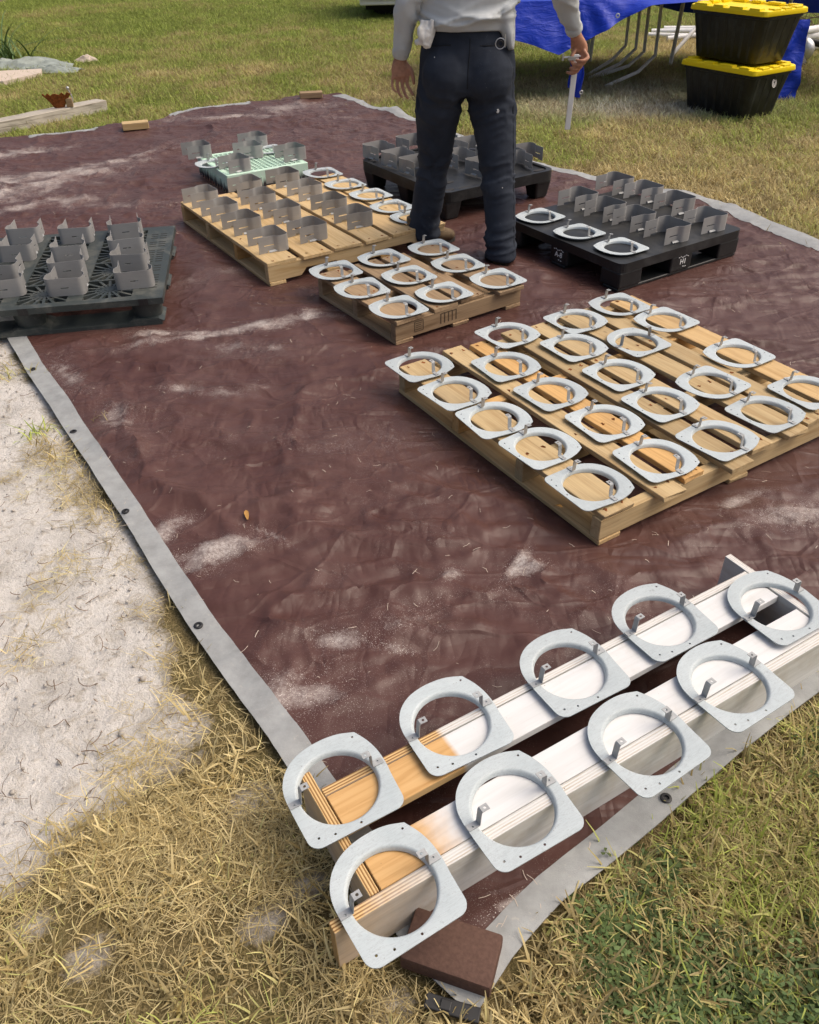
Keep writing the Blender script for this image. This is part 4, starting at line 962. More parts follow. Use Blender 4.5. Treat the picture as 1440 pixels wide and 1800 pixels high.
# solid strips between the grilles
yb = [0]+[v for c_ in cells_y for v in (c_-cs/2, c_+cs/2)]+[W]
for i in range(0, len(yb), 2): slab(-L, 0, yb[i], yb[i+1])
xb = [0]+[v for c_ in cells_x for v in (c_+cs/2, c_-cs/2)]+[-L]
for c_ in cells_y:
    for i in range(0, len(xb), 2): slab(xb[i+1], xb[i], c_-cs/2, c_+cs/2)
dk = link('deck', bm_mesh('deck', bm), M['grey_plastic'], g)
bm = bmesh.new()
for X0 in cells_x:
    for Y0 in cells_y:
        prism(bm, [(X0+.022*math.cos(t), Y0+.022*math.sin(t)) for t in np.linspace(0, 6.283, 10, endpoint=False)], H-.024, H-.001)
        for k in range(16):
            t = k*math.pi/8+.1; r1 = cs/2/max(abs(math.cos(t)), abs(math.sin(t)))
            add_box(bm, (X0+math.cos(t)*(r1+.02)/2, Y0+math.sin(t)*(r1+.02)/2, H-.0125), (r1-.018, .012, .021), Matrix.Rotation(t, 3, 'Z'))
        for rr in (.062,):
            P = [(X0+rr*math.cos(t), Y0+rr*math.sin(t)) for t in np.linspace(0, 6.283, 17)]
            for q in range(16):
                mx, my = (P[q][0]+P[q+1][0])/2, (P[q][1]+P[q+1][1])/2; add_box(bm, (mx, my, H-.0135), (.026, .009, .02), Matrix.Rotation(math.atan2(P[q+1][1]-P[q][1], P[q+1][0]-P[q][0]), 3, 'Z'))
link('grille', bm_mesh('grille', bm), M['grey_plastic'], g)
bm = bmesh.new()
for k in range(26):
    for xx in (-.05, -.095):
        if (k*7) % 11 not in (0, 5): add_box(bm, (xx, .10+.031*k, H+.0003), (.034, .007, .0012))
link('slot_shade', bm_mesh('slot_shade', bm), M['dark'], g)  # dark strips laid on the deck stand in for the shade inside slots
for i in range(3):
    for j in range(3):
        x, y = -.085-(L-.17)*i/2, .085+(W-.17)*j/2; bm = bmesh.new()
        q = bmesh.ops.create_cone(bm, cap_ends=True, segments=20, radius1=.062, radius2=.075, depth=H-.028-.03)
        for v in q['verts']: v.co += Vector((x, y, .030+(H-.058)/2))
        link('post', bm_mesh('post', bm), M['grey_plastic'], g, smooth=True)
for j in range(3):
    y = .085+(W-.17)*j/2; bm = bmesh.new(); add_box(bm, (-L/2, y, .009), (L-.05, .15, .017))
    for i in range(3):
        x = -.085-(L-.17)*i/2; add_box(bm, (x*.97-.015, y, .0245), (.17, .149, .013)); 
        for v in list(bm.verts)[-8:]:
            if v.co.z > .025: v.co.x = x+(v.co.x-x)*.66
    link('runner', bm_mesh('runner', bm), M['grey_plastic'], g)
bm = bmesh.new()
for x in (-.085, -.085-(L-.17)/2, -L+.085):
    add_box(bm, (x, -.0012, H-.014), (.042, .003, .030)); add_box(bm, (x, -.003, H-.014), (.008, .002, .022))
link('side_clip', bm_mesh('side_clip', bm), M['rubber'], g)

# ------------------------------------------------------------------ brick paver, leaves, wood blocks
bm = bmesh.new(); add_box(bm, (0, 0, 0), (.168, .098, .044)); bevel(bm, .006, 2)
o = link('brick_paver', bm_mesh('brick_paver', bm), M['brick'], None, (.0585, .676, .012+.022+.001), R(-19.5), True)
tag(o, 'dark reddish brown brick paver weighing down the tarp corner', 'brick')
def leaf(x, y, z, a, L_, label, tilt=.12):
    bm = bmesh.new(); A = []
    for t in np.linspace(0, 1, 7):
        w = L_*.17*math.sin(math.pi*min(1, t*.93+.05))**.8; zc = .006*math.sin(t*3)+L_*tilt*t
        A.append([bm.verts.new(((t-.5)*L_, w*q, zc+.25*w*abs(q))) for q in (-1, 0, 1)])
    for i in range(6):
        for k in range(2): bm.faces.new((A[i][k], A[i][k+1], A[i+1][k+1], A[i+1][k]))
    me = baked(bm_mesh('leaf', bm), [('SOLIDIFY', dict(thickness=.0006))]); tag(link('dry_leaf', me, M['leaf_dry'], None, (x, y, z), R(a), True), label, 'leaf')
leaf(-.505, 1.99, float(tarp_z(-.505, 1.99))+.003, 105, .042, 'small curled orange leaf lying on the open brown tarp')
leaf(.452, 1.955, float(tarp_z(.452, 1.955))+.045, -60, .04, 'small brown leaf caught at the side of the large pallet', .5)
def block(x, y, z, s, rz, label, mat='wood_fresh'):
    bm = bmesh.new(); add_box(bm, (0, 0, 0), s); bevel(bm, .004, 1); tag(link('wood_block', bm_mesh('wood_block', bm), M[mat], None, (x, y, z+s[2]/2), R(rz)), label, 'wood block')
block(-2.19, 7.27, .035, (.21, .09, .055), 18, 'short wood offcut holding the tarp edge near the weathered timber')
block(-.83, 8.36, .04, (.21, .09, .05), 8, 'short wood offcut holding the far corner of the brown tarp', 'wood_old')

# ------------------------------------------------------------------ storage totes
def tote(x, y, z, rz, label, sticker=False, sc=1.0):
    root = empty('storage_tote', (x, y, z), R(rz)); tag(root, label, 'storage bin', 'stacked storage totes')
    L, W, H = .78, .52, .355      # lid outline; local origin at the near corner of the lid; +x to the right (short), +y away (long)
    def ring_(ix, iy, z_, r, off_=0):
        return [(px, py, z_) for px, py in [(ix+q[0], iy+q[1]) for q in rounded_rect(W-2*ix, L-2*iy, r, 4)]]
    bm = bmesh.new(); lv = [(.075, .085, .0), (.068, .078, .006), (.045, .05, .18), (.022, .026, .315), (.014, .016, .318), (.014, .016, .345)]
    rings = [[bm.verts.new(p) for p in ring_(a, b, c, .045)] for a, b, c in lv]; n_ = len(rings[0])
    bm.faces.new(rings[0][::-1]); bm.faces.new(rings[-1])
    for i in range(len(rings)-1):
        for k in range(n_): bm.faces.new((rings[i][k], rings[i][(k+1) % n_], rings[i+1][(k+1) % n_], rings[i+1][k]))
    body = link('bin_body', bm_mesh('bin_body', bm), M['tote_plastic'], root, smooth=True)
    bm = bmesh.new()
    def rib(p0, p1, w, nrm):
        p0, p1 = Vector(p0), Vector(p1); d_ = (p1-p0); l_ = d_.length; zz = d_.normalized(); xx = Vector(nrm).normalized(); yy = zz.cross(xx).normalized(); xx = yy.cross(zz)
        add_box(bm, (p0+p1)/2, (.007, w, l_), Matrix((xx, yy, zz)).transposed())
    for k in range(7):
        t = .12+.76*k/6
        rib((.0715, .08+(L-.16)*t, .01), (.024, .03+(L-.06)*t, .31), .034, (-1, 0, .1)); rib((W-.0715, .08+(L-.16)*t, .01), (W-.024, .03+(L-.06)*t, .31), .034, (1, 0, .1))
    for k in range(4):
        t = .16+.68*k/3
        rib((.07+(W-.14)*t, .0815, .01), (.03+(W-.06)*t, .028, .31), .034, (0, -1, .1)); rib((.07+(W-.14)*t, L-.0815, .01), (.03+(W-.06)*t, L-.028, .31), .034, (0, 1, .1))
    bevel(bm, .003); link('rib', bm_mesh('rib', bm), M['tote_plastic'], body)
    bm = bmesh.new(); lv = [(0, 0, .340), (-.003, -.003, .345), (.001, .001, .374), (.012, .012, .380), (.04, .04, .380), (.046, .046, .366)]
    rings = [[bm.verts.new(p) for p in ring_(a, b, c, .045)] for a, b, c in lv]
    bm.faces.new(rings[0][::-1]); bm.faces.new(rings[-1])
    for i in range(len(rings)-1):
        for k in range(n_): bm.faces.new((rings[i][k], rings[i][(k+1) % n_], rings[i+1][(k+1) % n_], rings[i+1][k]))
    lid = link('lid', bm_mesh('lid', bm), M['yellow'], root, smooth=True)
    for k in range(4):
        for sx_ in (.032, W-.032):
            bm = bmesh.new(); add_box(bm, (sx_, .12+.18*k, .3795), (.058, .10+.03*(k % 2), .022)); bevel(bm, .003, 2); link('lug', bm_mesh('lug', bm), M['yellow'], lid)
    for k in range(3):
        for sy_ in (.032, L-.032):
            bm = bmesh.new(); add_box(bm, (.13+.13*k, sy_, .3795), (.085, .058, .022)); bevel(bm, .003, 2); link('lug', bm_mesh('lug', bm), M['yellow'], lid)
    if sticker:
        bm = bmesh.new(); P = [(.028*math.cos(t), .034*math.sin(t)) for t in np.linspace(0, 2*math.pi, 28, endpoint=False)]; prism(bm, P, 0, .0012)
        st = link('sticker', bm_mesh('sticker', bm), M['sticker'], root, (.30, .0265, .262)); st.rotation_euler = (R(80), 0, 0)
        bm = bmesh.new()
        for r0, r1 in ((.021, .018),):
            a_ = [bm.verts.new((r0*math.cos(t), r0*1.2*math.sin(t), .0016)) for t in np.linspace(0, 6.283, 24, endpoint=False)]; b_ = [bm.verts.new((r1*math.cos(t), r1*1.2*math.sin(t), .0016)) for t in np.linspace(0, 6.283, 24, endpoint=False)]
            for k in range(24): bm.faces.new((a_[k], a_[(k+1) % 24], b_[(k+1) % 24], b_[k]))
        ellipsoid(bm, (.0, .005, .0015), (.008, .009, .0006), None, 10, 6); add_box(bm, (0, -.008, .0016), (.014, .006, .0006)); add_box(bm, (.008, .012, .0016), (.005, .012, .0006))
        link('emblem', bm_mesh('emblem', bm), M['dark'], st)
    return root
tote(2.805, 7.122, 0, 31.6, 'lower black storage tote with yellow lid and round sticker, on the grass', True)
tote(2.83, 7.22, .392, 31, 'upper black storage tote with yellow lid, stacked on the other tote')

# ------------------------------------------------------------------ table under the blue tarp
tb = empty('work_table', (2.6, 9.3, 0)); tag(tb, 'work table on bent grey metal legs under the blue tarp', 'table')
bm = bmesh.new(); add_box(bm, (.0, .05, .745), (3.5, 1.9, .03)); bevel(bm, .004); link('table_top', bm_mesh('table_top', bm), M['wood_old'], tb)
legs = [((1.949, 9.41), (2.26, 9.72, .085), (2.43, 9.88, .20)), ((1.94, 9.25), (2.31, 9.55, .075), (2.50, 9.72, .19)), ((1.995, 9.30), (2.37, 9.42, .075), (2.56, 9.60, .175)), ((2.022, 8.82), (2.385, 9.06, .078), (2.60, 9.30, .185))]
for (fx, fy), b2, b1 in legs:
    bm = bmesh.new(); pts = [(fx, fy, -.004), b2, b1, (b1[0]-.005, b1[1]+.03, .73)]
    tube(bm, [(p[0]-2.6, p[1]-9.3, p[2]) for p in pts], [.017]*4, 8, 1)
    link('bent_leg', bm_mesh('bent_leg', bm), M['table_metal'], tb)
for (x0, y0, x1, y1) in ((2.965, 9.86, 2.99, 9.9), (2.10, 10.15, 2.10, 10.15), (2.145, 10.15, 2.145, 10.15), (1.05, 10.1, 1.05, 10.1), (4.2, 10.1, 4.2, 10.1), (4.25, 8.6, 4.25, 8.6)):
    bm = bmesh.new(); tube(bm, [(x0-2.6-.03, y0-9.3, -.005), (x1-2.6, y1-9.3, .735)], [.021, .021], 10, 1); link('leg', bm_mesh('leg', bm), M['table_metal'], tb, smooth=True)
# blue tarp: top sheet with a front and a back skirt
xs = np.linspace(.55, 4.7, 120); nF = 26
lowF = np.interp(xs, [.55, 1.0, 1.2, 1.425, 1.56, 1.70, 2.17, 2.5, 4.7], [.47, .50, .45, .372, .44, .50, .735, .752, .752])
lowB = np.interp(xs, [.55, 1.8, 2.4, 2.62, 3.1, 3.6, 4.7], [.70, .66, .60, .555, .44, .40, .40])
rows = []
for t in np.linspace(1, 0, nF):                               # front skirt, bottom to top
    zt = lowF+(.77-lowF)*(1-t); fold = .03*np.sin(xs*14+2.5*np.sin(xs*3))*t+.045*fbm(xs*4, np.full_like(xs, t*1.5), s=130, o=3)*t
    fan = .035*np.sin(24*np.arctan2(xs-1.45, 1.15-zt))*np.exp(-((xs-1.75)/.28)**2)*t**.5
    yt = 8.31-.10*t*(1-(.0))+fold*.8-fan*.6-.05*t
    rows.append(np.stack([xs+.0*t, yt, zt], -1))
for q in np.linspace(0, 1, 24)[1:]:
    zt = .768+.012*fbm(xs*2.5, np.full_like(xs, q*5), s=131, o=3); zt = np.maximum(zt, .762)
    rows.append(np.stack([xs, np.full_like(xs, 8.31+q*2.03), zt], -1))
for t in np.linspace(0, 1, 18)[1:]:
    zt = .768+(lowB-.768)*t; rows.append(np.stack([xs, 10.34+.07*t+.03*np.sin(xs*9+np.sin(xs*4))*t, zt], -1))
G_ = np.array(rows); nr, nc = G_.shape[:2]; I = np.arange(nr*nc).reshape(nr, nc)
Fq = np.stack([I[:-1, :-1], I[:-1, 1:], I[1:, 1:], I[1:, :-1]], -1).reshape(-1, 4)
bt = np_mesh('blue_tarp', G_.reshape(-1, 3)-np.array([2.6, 9.3, 0]), Fq); bt = baked(bt, [('SOLIDIFY', dict(thickness=.002))])
bt.materials.clear(); bt.materials.append(M['blue'])
bo = link('blue_tarp', bt, None, None, (2.6, 9.3, 0), smooth=True); tag(bo, 'bright blue tarp with grommets draped over the work table', 'tarp')
def eyelet(parent, loc, rot, r=.016, mat='zinc', name='grommet'):
    bm = bmesh.new(); n_ = 18; pr = [(.45, 0), (.55, .2), (.9, .18), (1.0, 0)]
    rg = [[bm.verts.new((math.cos(t)*q*r, math.sin(t)*q*r, h*r)) for t in np.linspace(0, 6.283, n_, endpoint=False)] for q, h in pr]
    for i in range(3):
        for k in range(n_): bm.faces.new((rg[i][k], rg[i][(k+1) % n_], rg[i+1][(k+1) % n_], rg[i+1][k]))
    me = bm_mesh(name, bm); o = link(name, me, M[mat], parent, loc, smooth=True); o.rotation_euler = rot; return o
eyelet(bo, (1.895-2.6, 8.12-9.3, .668), (R(80), 0, 0), .02)
# loose blue scrap behind the totes
xs = np.linspace(0, .35, 14); zs = np.linspace(0, .62, 20); XX, ZZ = np.meshgrid(xs, zs)
YY = .05*fbm(XX*7, ZZ*7, s=140, o=3)+.12*ZZ
nr, nc = XX.shape; I = np.arange(nr*nc).reshape(nr, nc); Fq = np.stack([I[:-1, :-1], I[:-1, 1:], I[1:, 1:], I[1:, :-1]], -1).reshape(-1, 4)
me = baked(np_mesh('scrap', np.stack([XX+.0*ZZ, YY, ZZ], -1).reshape(-1, 3), Fq), [('SOLIDIFY', dict(thickness=.002))]); me.materials.clear(); me.materials.append(M['blue'])
tag(link('blue_tarp_scrap', me, None, None, (3.22, 7.95, -.005), R(10), True), 'loose blue tarp scrap propped behind the storage totes', 'tarp')

# ------------------------------------------------------------------ pipes and clutter behind the totes
def pipe(p0, p1, r, label, mat='white_pvc', group='white pipes in the heap', cat='pipe', name='plastic_pipe'):
    bm = bmesh.new(); c0 = Vector(p0); tube(bm, [(0, 0, 0), tuple(Vector(p1)-c0)], [r, r], 12, 1); tag(link(name, bm_mesh(name, bm), M[mat], None, p0, smooth=True), label, cat, group)
pl_ = 'white plastic pipe lying in the heap beyond the storage totes'
for (p0, p1, r) in (((3.2, 11.9, .03), (4.4, 11.5, .03), .03), ((3.3, 12.15, .035), (4.6, 11.9, .05), .035), ((3.35, 11.55, .03), (4.5, 11.7, .11), .03), ((3.5, 12.3, .04), (5.2, 12.0, .05), .04),
                    ((4.3, 10.6, .16), (5.6, 11.3, .20), .04), ((4.35, 10.75, .10), (5.7, 11.2, .12), .05), ((4.4, 10.95, .05), (5.8, 11.0, .06), .045), ((4.5, 10.5, .05), (5.9, 10.8, .07), .04)):
    pipe(p0, p1, r, pl_)
pipe((3.08, 10.4, .0), (3.55, 10.75, .38), .022, 'thin white pipe leaning up beside the table leg', group=None)
pipe((4.25, 10.25, .20), (5.4, 9.75, .02), .035, 'black plastic pipe slanting across the white pipes', 'rubber', None)
bm = bmesh.new(); rings = [[bm.verts.new((math.cos(t)*r, -z_, math.sin(t)*r)) for t in np.linspace(0, 6.283, 24, endpoint=False)] for r, z_ in ((.12, -.06), (.12, .04), (.108, .07), (.075, .095), (.03, .105))]
for i in range(4):
    for k in range(24): bm.faces.new((rings[i][k], rings[i][(k+1) % 24], rings[i+1][(k+1) % 24], rings[i+1][k]))
bm.faces.new(rings[0][::-1]); bm.faces.new(rings[-1])
o = link('metal_dome', bm_mesh('metal_dome', bm), M['zinc'], None, (4.37, 9.95, .115), R(-12), True); tag(o, 'domed grey metal cap lying by the black pipe', 'metal cap')
bm = bmesh.new()
for k in range(60):
    a = random.uniform(0, 6.28); p = np.array((random.uniform(-.35, .35), random.uniform(-.25, .25), random.uniform(.0, .1))); d_ = np.array((math.cos(a), math.sin(a), random.uniform(-.1, .7)))*random.uniform(.1, .3)
    tube(bm, [p, p+d_*.5+RNG.normal(0, .02, 3), p+d_], [.006, .005, .003], 5, 1)
tag(link('brush_pile', bm_mesh('brush_pile', bm), M['twig'], None, (5.1, 11.5, .12)), 'dry brown brush pile behind the white pipes', 'brush pile', None, 'stuff')
def crumple(name, loc, sx_, sy_, h, mat, label, cat, rz=0, seed=1):
    u = np.linspace(-.5, .5, 34); XX, YY = np.meshgrid(u, u); rr = np.hypot(XX, YY)*2*(1+.35*noise(np.arctan2(YY, XX)*1.5+seed, 0*XX, s=seed))
    ZZ = h*np.clip(1-rr, 0, 1)**.7*(1-np.abs(fbm(XX*5, YY*5, s=seed, o=3)))*1.3+.004
    nr, nc = XX.shape; I = np.arange(nr*nc).reshape(nr, nc); Fq = np.stack([I[:-1, :-1], I[:-1, 1:], I[1:, 1:], I[1:, :-1]], -1).reshape(-1, 4)
    Fq = Fq[rr.ravel()[Fq].max(1) < .98]
    me = np_mesh(name, np.stack([XX*sx_, YY*sy_, ZZ], -1).reshape(-1, 3), Fq); me = baked(me, [('SOLIDIFY', dict(thickness=.003))]); me.materials.clear(); me.materials.append(M[mat])
    tag(link(name, me, None, None, loc, R(rz), True), label, cat)
crumple('cloth_heap', (4.15, 9.72, -.005), .45, .3, .16, 'dark', 'dark crumpled heap in front of the grey metal cap', 'cloth', 20, 3)
crumple('plastic_sheet', (-4.45, 10.75, -.005), 1.3, .6, .10, 'plastic_sheet', 'crumpled pale plastic sheet lying under the spiky plant', 'plastic sheet', 8, 5)
crumple('plastic_sheet', (-3.95, 10.35, .0), .75, .3, .06, 'plastic_sheet', 'torn strip of pale plastic beside the larger crumpled sheet', 'plastic sheet', -12, 7)
crumple('stone', (-3.72, 11.0, -.005), .32, .2, .07, 'slab', 'pale flat stone in the grass beyond the plastic sheets', 'stone', 0, 9)
bm = bmesh.new(); P = [(-.5, -.4), (.15, -.35), (.42, .1), (.36, .38), (-.5, .3)]; prism(bm, P, 0, .05); bevel(bm, .01, 2)
tag(link('stone_slab', bm_mesh('stone_slab', bm), M['slab'], None, (-4.35, 9.9, -.008), R(5)), 'flat pale stone slab in the grass by the plastic sheets', 'stone slab')
pr_ = empty('spiky_plant', (-4.72, 11.25, 0)); tag(pr_, 'spiky green plant with long arching leaves among plastic sheets', 'plant')
for k in range(46):
    a = random.uniform(0, 6.283); el = random.uniform(.5, 1.4); Lp = random.uniform(.35, .8); bm = bmesh.new(); A = []; p = np.array((random.gauss(0, .12), random.gauss(0, .1), 0.)); w0 = random.uniform(.008, .014)
    for i in range(9):
        t = i/8; w = w0*(1-t**1.6)+.0008; sd_ = np.array((-math.sin(a), math.cos(a), 0))
        A.append([bm.verts.new(p-sd_*w+np.array((0, 0, w*.4))), bm.verts.new(p), bm.verts.new(p+sd_*w+np.array((0, 0, w*.4)))])
        p = p+np.array((math.cos(a)*math.cos(el), math.sin(a)*math.cos(el), math.sin(el)))*Lp/8; el -= random.uniform(.08, .3)
        if p[2] < .005: p[2] = .005
    for i in range(8):
        for q in range(2): bm.faces.new((A[i][q], A[i][q+1], A[i+1][q+1], A[i+1][q]))
    link('leaf', bm_mesh('leaf', bm), M['weed'], pr_, smooth=True)

# ------------------------------------------------------------------ weathered timber with rusty fitting
me = rough_board('timber_beam', (1.9, .15, .10), .004, .006, 16)
o = link('timber_beam', me, M['timber'], None, (-3.385+.045, 7.47, .043), R(50.5)); tag(o, 'thick weathered pale timber lying in the grass by the tarp', 'timber')
rf = empty('rusty_fitting', (-3.0, 7.86, .095), R(15)); tag(rf, 'rusty flared metal fitting set on the weathered timber', 'metal fitting')
bm = bmesh.new(); A = []
for i in range(13):
    t = i/12; a = (t-.5)*2.2; A.append([bm.verts.new((math.sin(a)*r_*1.0, -math.cos(a)*r_*.5+.03, z_+.012*math.sin(i*2.6)*(z_ > .05))) for r_, z_ in ((.045, .0), (.075, .05), (.135, .115))])
for i in range(12):
    for k in range(2): bm.faces.new((A[i][k], A[i+1][k], A[i+1][k+1], A[i][k+1]))
me = baked(bm_mesh('flange', bm), [('SOLIDIFY', dict(thickness=.005))]); link('flange', me, M['rust'], rf)
bm = bmesh.new(); add_box(bm, (.09, .02, .035), (.055, .055, .07)); bevel(bm, .004); link('wood_wedge', bm_mesh('wood_wedge', bm), M['wood_old'], rf)
bm = bmesh.new(); tube(bm, [(.10, .05, .0), (.12, .06, .06), (.10, .06, .13)], [.006, .006, .006], 8, 3); ellipsoid(bm, (.10, .06, .14), (.014, .014, .014), None, 10, 8); link('bolt', bm_mesh('bolt', bm), M['zinc'], rf)

# ------------------------------------------------------------------ white trailer beyond the lawn
tr = empty('utility_trailer', (.35, 15.2, 0)); tag(tr, 'low white trailer body above the lawn behind the man', 'trailer')
bm = bmesh.new(); add_box(bm, (0, 0, .58), (1.85, 1.8, .78)); bevel(bm, .02, 2); link('body', bm_mesh('body', bm), M['trailer_white'], tr)
bm = bmesh.new(); add_box(bm, (0, -.913, .285), (1.87, .02, .05)); link('rail', bm_mesh('rail', bm), M['zinc'], tr)
for x in (-.55, .55):
    bm = bmesh.new(); q = bmesh.ops.create_cone(bm, cap_ends=True, segments=28, radius1=.26, radius2=.26, depth=.17, matrix=Matrix.Translation((x, -.3, .255)) @ Matrix.Rotation(R(90), 4, 'X')); bevel(bm, .03, 3)
    w_ = link('wheel', bm_mesh('wheel', bm), M['rubber'], tr, smooth=True)
bm = bmesh.new(); add_box(bm, (0, .1, .14), (1.7, 1.2, .09)); link('chassis', bm_mesh('chassis', bm), M['dark'], tr)

# ------------------------------------------------------------------ litter on the sand (roots, straw bits)
SPX = RNG.uniform(-2.0, -.3, 3000); SPY = RNG.uniform(.8, 3.5, 3000); ok = ~inside(SPX, SPY) & (sand_mask(SPX, SPY) > .4); SPX, SPY = SPX[ok], SPY[ok]
V, F, B = [], [], []
for k in range(520):
    x, y = SPX[k % len(SPX)], SPY[k % len(SPX)]
    a = random.uniform(0, 6.28); Lr = random.uniform(.012, .06)*(1.6 if random.random() < .1 else 1); w = random.uniform(.0005, .0013); cu_ = random.gauss(0, 1.4); p = np.array((x, y, -.004+random.uniform(0, .006))); o0 = len(V)
    for i in range(5):
        sd_ = np.array((-math.sin(a), math.cos(a), .3))*w; V += [p-sd_, p+sd_]; p = p+np.array((math.cos(a), math.sin(a), random.uniform(-.12, .25)))*Lr/4; a += cu_/4
    for i in range(4): F.append((o0+2*i, o0+2*i+1, o0+2*i+3, o0+2*i+2))
ico = bmesh.new(); bmesh.ops.create_icosphere(ico, subdivisions=1, radius=1); iv = np.array([v.co[:] for v in ico.verts]); itf = np.array([[v.index for v in f_.verts] for f_ in ico.faces]); ico.free()
kk = min(len(SPX), 1100); rr_ = RNG.lognormal(-5.9, .45, kk); Vc_ = []; Fc_ = []
for k in range(kk):
    d_ = iv*(1+RNG.normal(0, .18, iv.shape))*rr_[k]*np.array((1, 1, .6)); Vc_.append(d_+np.array((SPX[-1-k], SPY[-1-k], -.007))); Fc_.append(itf+k*len(iv))
M['clod'] = mat_simple('clod', (.40, .365, .32), .95, 0, .25, 90, .1)
tag(link('sand_clods', np_mesh('sand_clods', np.vstack(Vc_), np.vstack(Fc_)), M['clod']), 'small clods and pebbles strewn over the pale sand', 'clods', None, 'stuff')
tag(link('sand_litter', np_mesh('sand_litter', V, F), M['twig']), 'dead roots and straw bits scattered over the pale sand', 'litter', None, 'stuff')
cx_ = RNG.uniform(-2.2, 1.8, 1600); cy_ = RNG.uniform(.7, 5.5, 1600); ok = inside(cx_, cy_)
for q in PAL: ok &= rect_dist(cx_, cy_, q) > .03
ok &= rect_dist(cx_, cy_, 'BOX') > .02
cx_, cy_ = cx_[ok][:420], cy_[ok][:420]; k_ = len(cx_); a_ = RNG.uniform(0, 6.28, k_); Lr = RNG.uniform(.006, .03, k_); w_ = RNG.uniform(.0004, .0009, k_); cu_ = RNG.normal(0, .4, k_)
V = np.zeros((k_, 6, 3))
for i in range(3):
    V[:, 2*i, 0] = cx_+np.sin(a_)*w_; V[:, 2*i, 1] = cy_-np.cos(a_)*w_; V[:, 2*i+1, 0] = cx_-np.sin(a_)*w_; V[:, 2*i+1, 1] = cy_+np.cos(a_)*w_
    zz_ = tarp_z(cx_, cy_)+.0022; V[:, 2*i, 2] = zz_; V[:, 2*i+1, 2] = zz_
    cx_ = cx_+np.cos(a_)*Lr/2; cy_ = cy_+np.sin(a_)*Lr/2; a_ = a_+cu_
b_ = np.arange(k_)[:, None]*6; F = np.vstack([b_+np.array([0, 1, 3, 2]), b_+np.array([2, 3, 5, 4])]); V = V.reshape(-1, 3)
tag(link('tarp_litter', np_mesh('tarp_litter', V, F), M['slab']), 'tiny pale straw bits scattered over the brown tarp', 'litter', None, 'stuff')

# ------------------------------------------------------------------ the man
MX, MY = .31, 4.27
man = None
def V3(*a): return np.array(a, float)
# --- body: one continuous mesh (head, torso, arms, hands, legs)
bm = bmesh.new()
SL, EL, WL = V3(.105, 4.29, 1.43), V3(.045, 4.24, 1.185), V3(.006, 4.305, .945)
SR, ER, WR = V3(.515, 4.29, 1.43), V3(.715, 4.24, 1.225), V3(.822, 4.345, 1.025)
tube(bm, [(MX, 4.28, .86), (MX, 4.275, 1.0), (MX, 4.27, 1.15), (MX, 4.275, 1.32), (MX, 4.285, 1.45), (MX, 4.29, 1.50)], [(.16, .10), (.155, .095), (.16, .10), (.175, .105), (.15, .085), (.07, .06)], 24, 4)
tube(bm, [(MX, 4.29, 1.45), (MX, 4.30, 1.58)], [.058, .055], 16, 1)
ellipsoid(bm, (MX, 4.315, 1.665), (.075, .098, .112)); ellipsoid(bm, (MX, 4.355, 1.615), (.055, .06, .06))
ellipsoid(bm, (MX, 4.418, 1.650), (.014, .020, .026)); ellipsoid(bm, (MX, 4.402, 1.612), (.026, .014, .009))
for s_ in (-1, 1):
    ellipsoid(bm, (MX+s_*.077, 4.31, 1.655), (.010, .022, .034)); ellipsoid(bm, (MX+s_*.030, 4.396, 1.672), (.017, .012, .010))
for S_, E_, W_ in ((SL, EL, WL), (SR, ER, WR)):
    tube(bm, [S_, (S_+E_)/2, E_, E_*.6+W_*.4, W_], [.052, .046, .040, .038, .027], 14, 4)
tube(bm, [(.215, 4.28, .90), (.165, 4.34, .46), (.105, 4.43, .08)], [.075, .052, .038], 14, 4); tube(bm, [(.42, 4.27, .90), (.475, 4.19, .47), (.497, 4.10, .08)], [.075, .052, .038], 14, 4)
ellipsoid(bm, (.14, 4.45, .05), (.10, .045, .04), Matrix.Rotation(.35, 3, 'Z')); ellipsoid(bm, (.505, 4.16, .05), (.045, .10, .04))
def finger(pts, r): tube(bm, pts, [r, r*.97, r*.9, r*.62], 10, 3)
# left hand: relaxed, fingers curling inwards
tube(bm, [WL, V3(.004, 4.303, .915), V3(.004, 4.298, .885), V3(.006, 4.292, .858)], [(.027, .022), (.038, .021), (.044, .018), (.040, .013)], 14, 3)
for k, (dx, L_, dz) in enumerate(((.035, .92, .0), (.012, 1.06, 0), (-.012, 1.0, .002), (-.035, .78, .007))):
    b0 = V3(.006+dx, 4.294, .868+dz); finger([b0, b0+V3(-.006, -.006, -.040*L_), b0+V3(.004+.25*dx, -.026-.004*k, -.072*L_), b0+V3(.020+.1*dx, -.046-.008*k, -.088*L_)], (.0088 if k < 3 else .0078))
b0 = V3(.034, 4.298, .912); finger([b0, b0+V3(.022, -.012, -.026), b0+V3(.030, -.022, -.056), b0+V3(.034, -.028, -.082)], .0112)
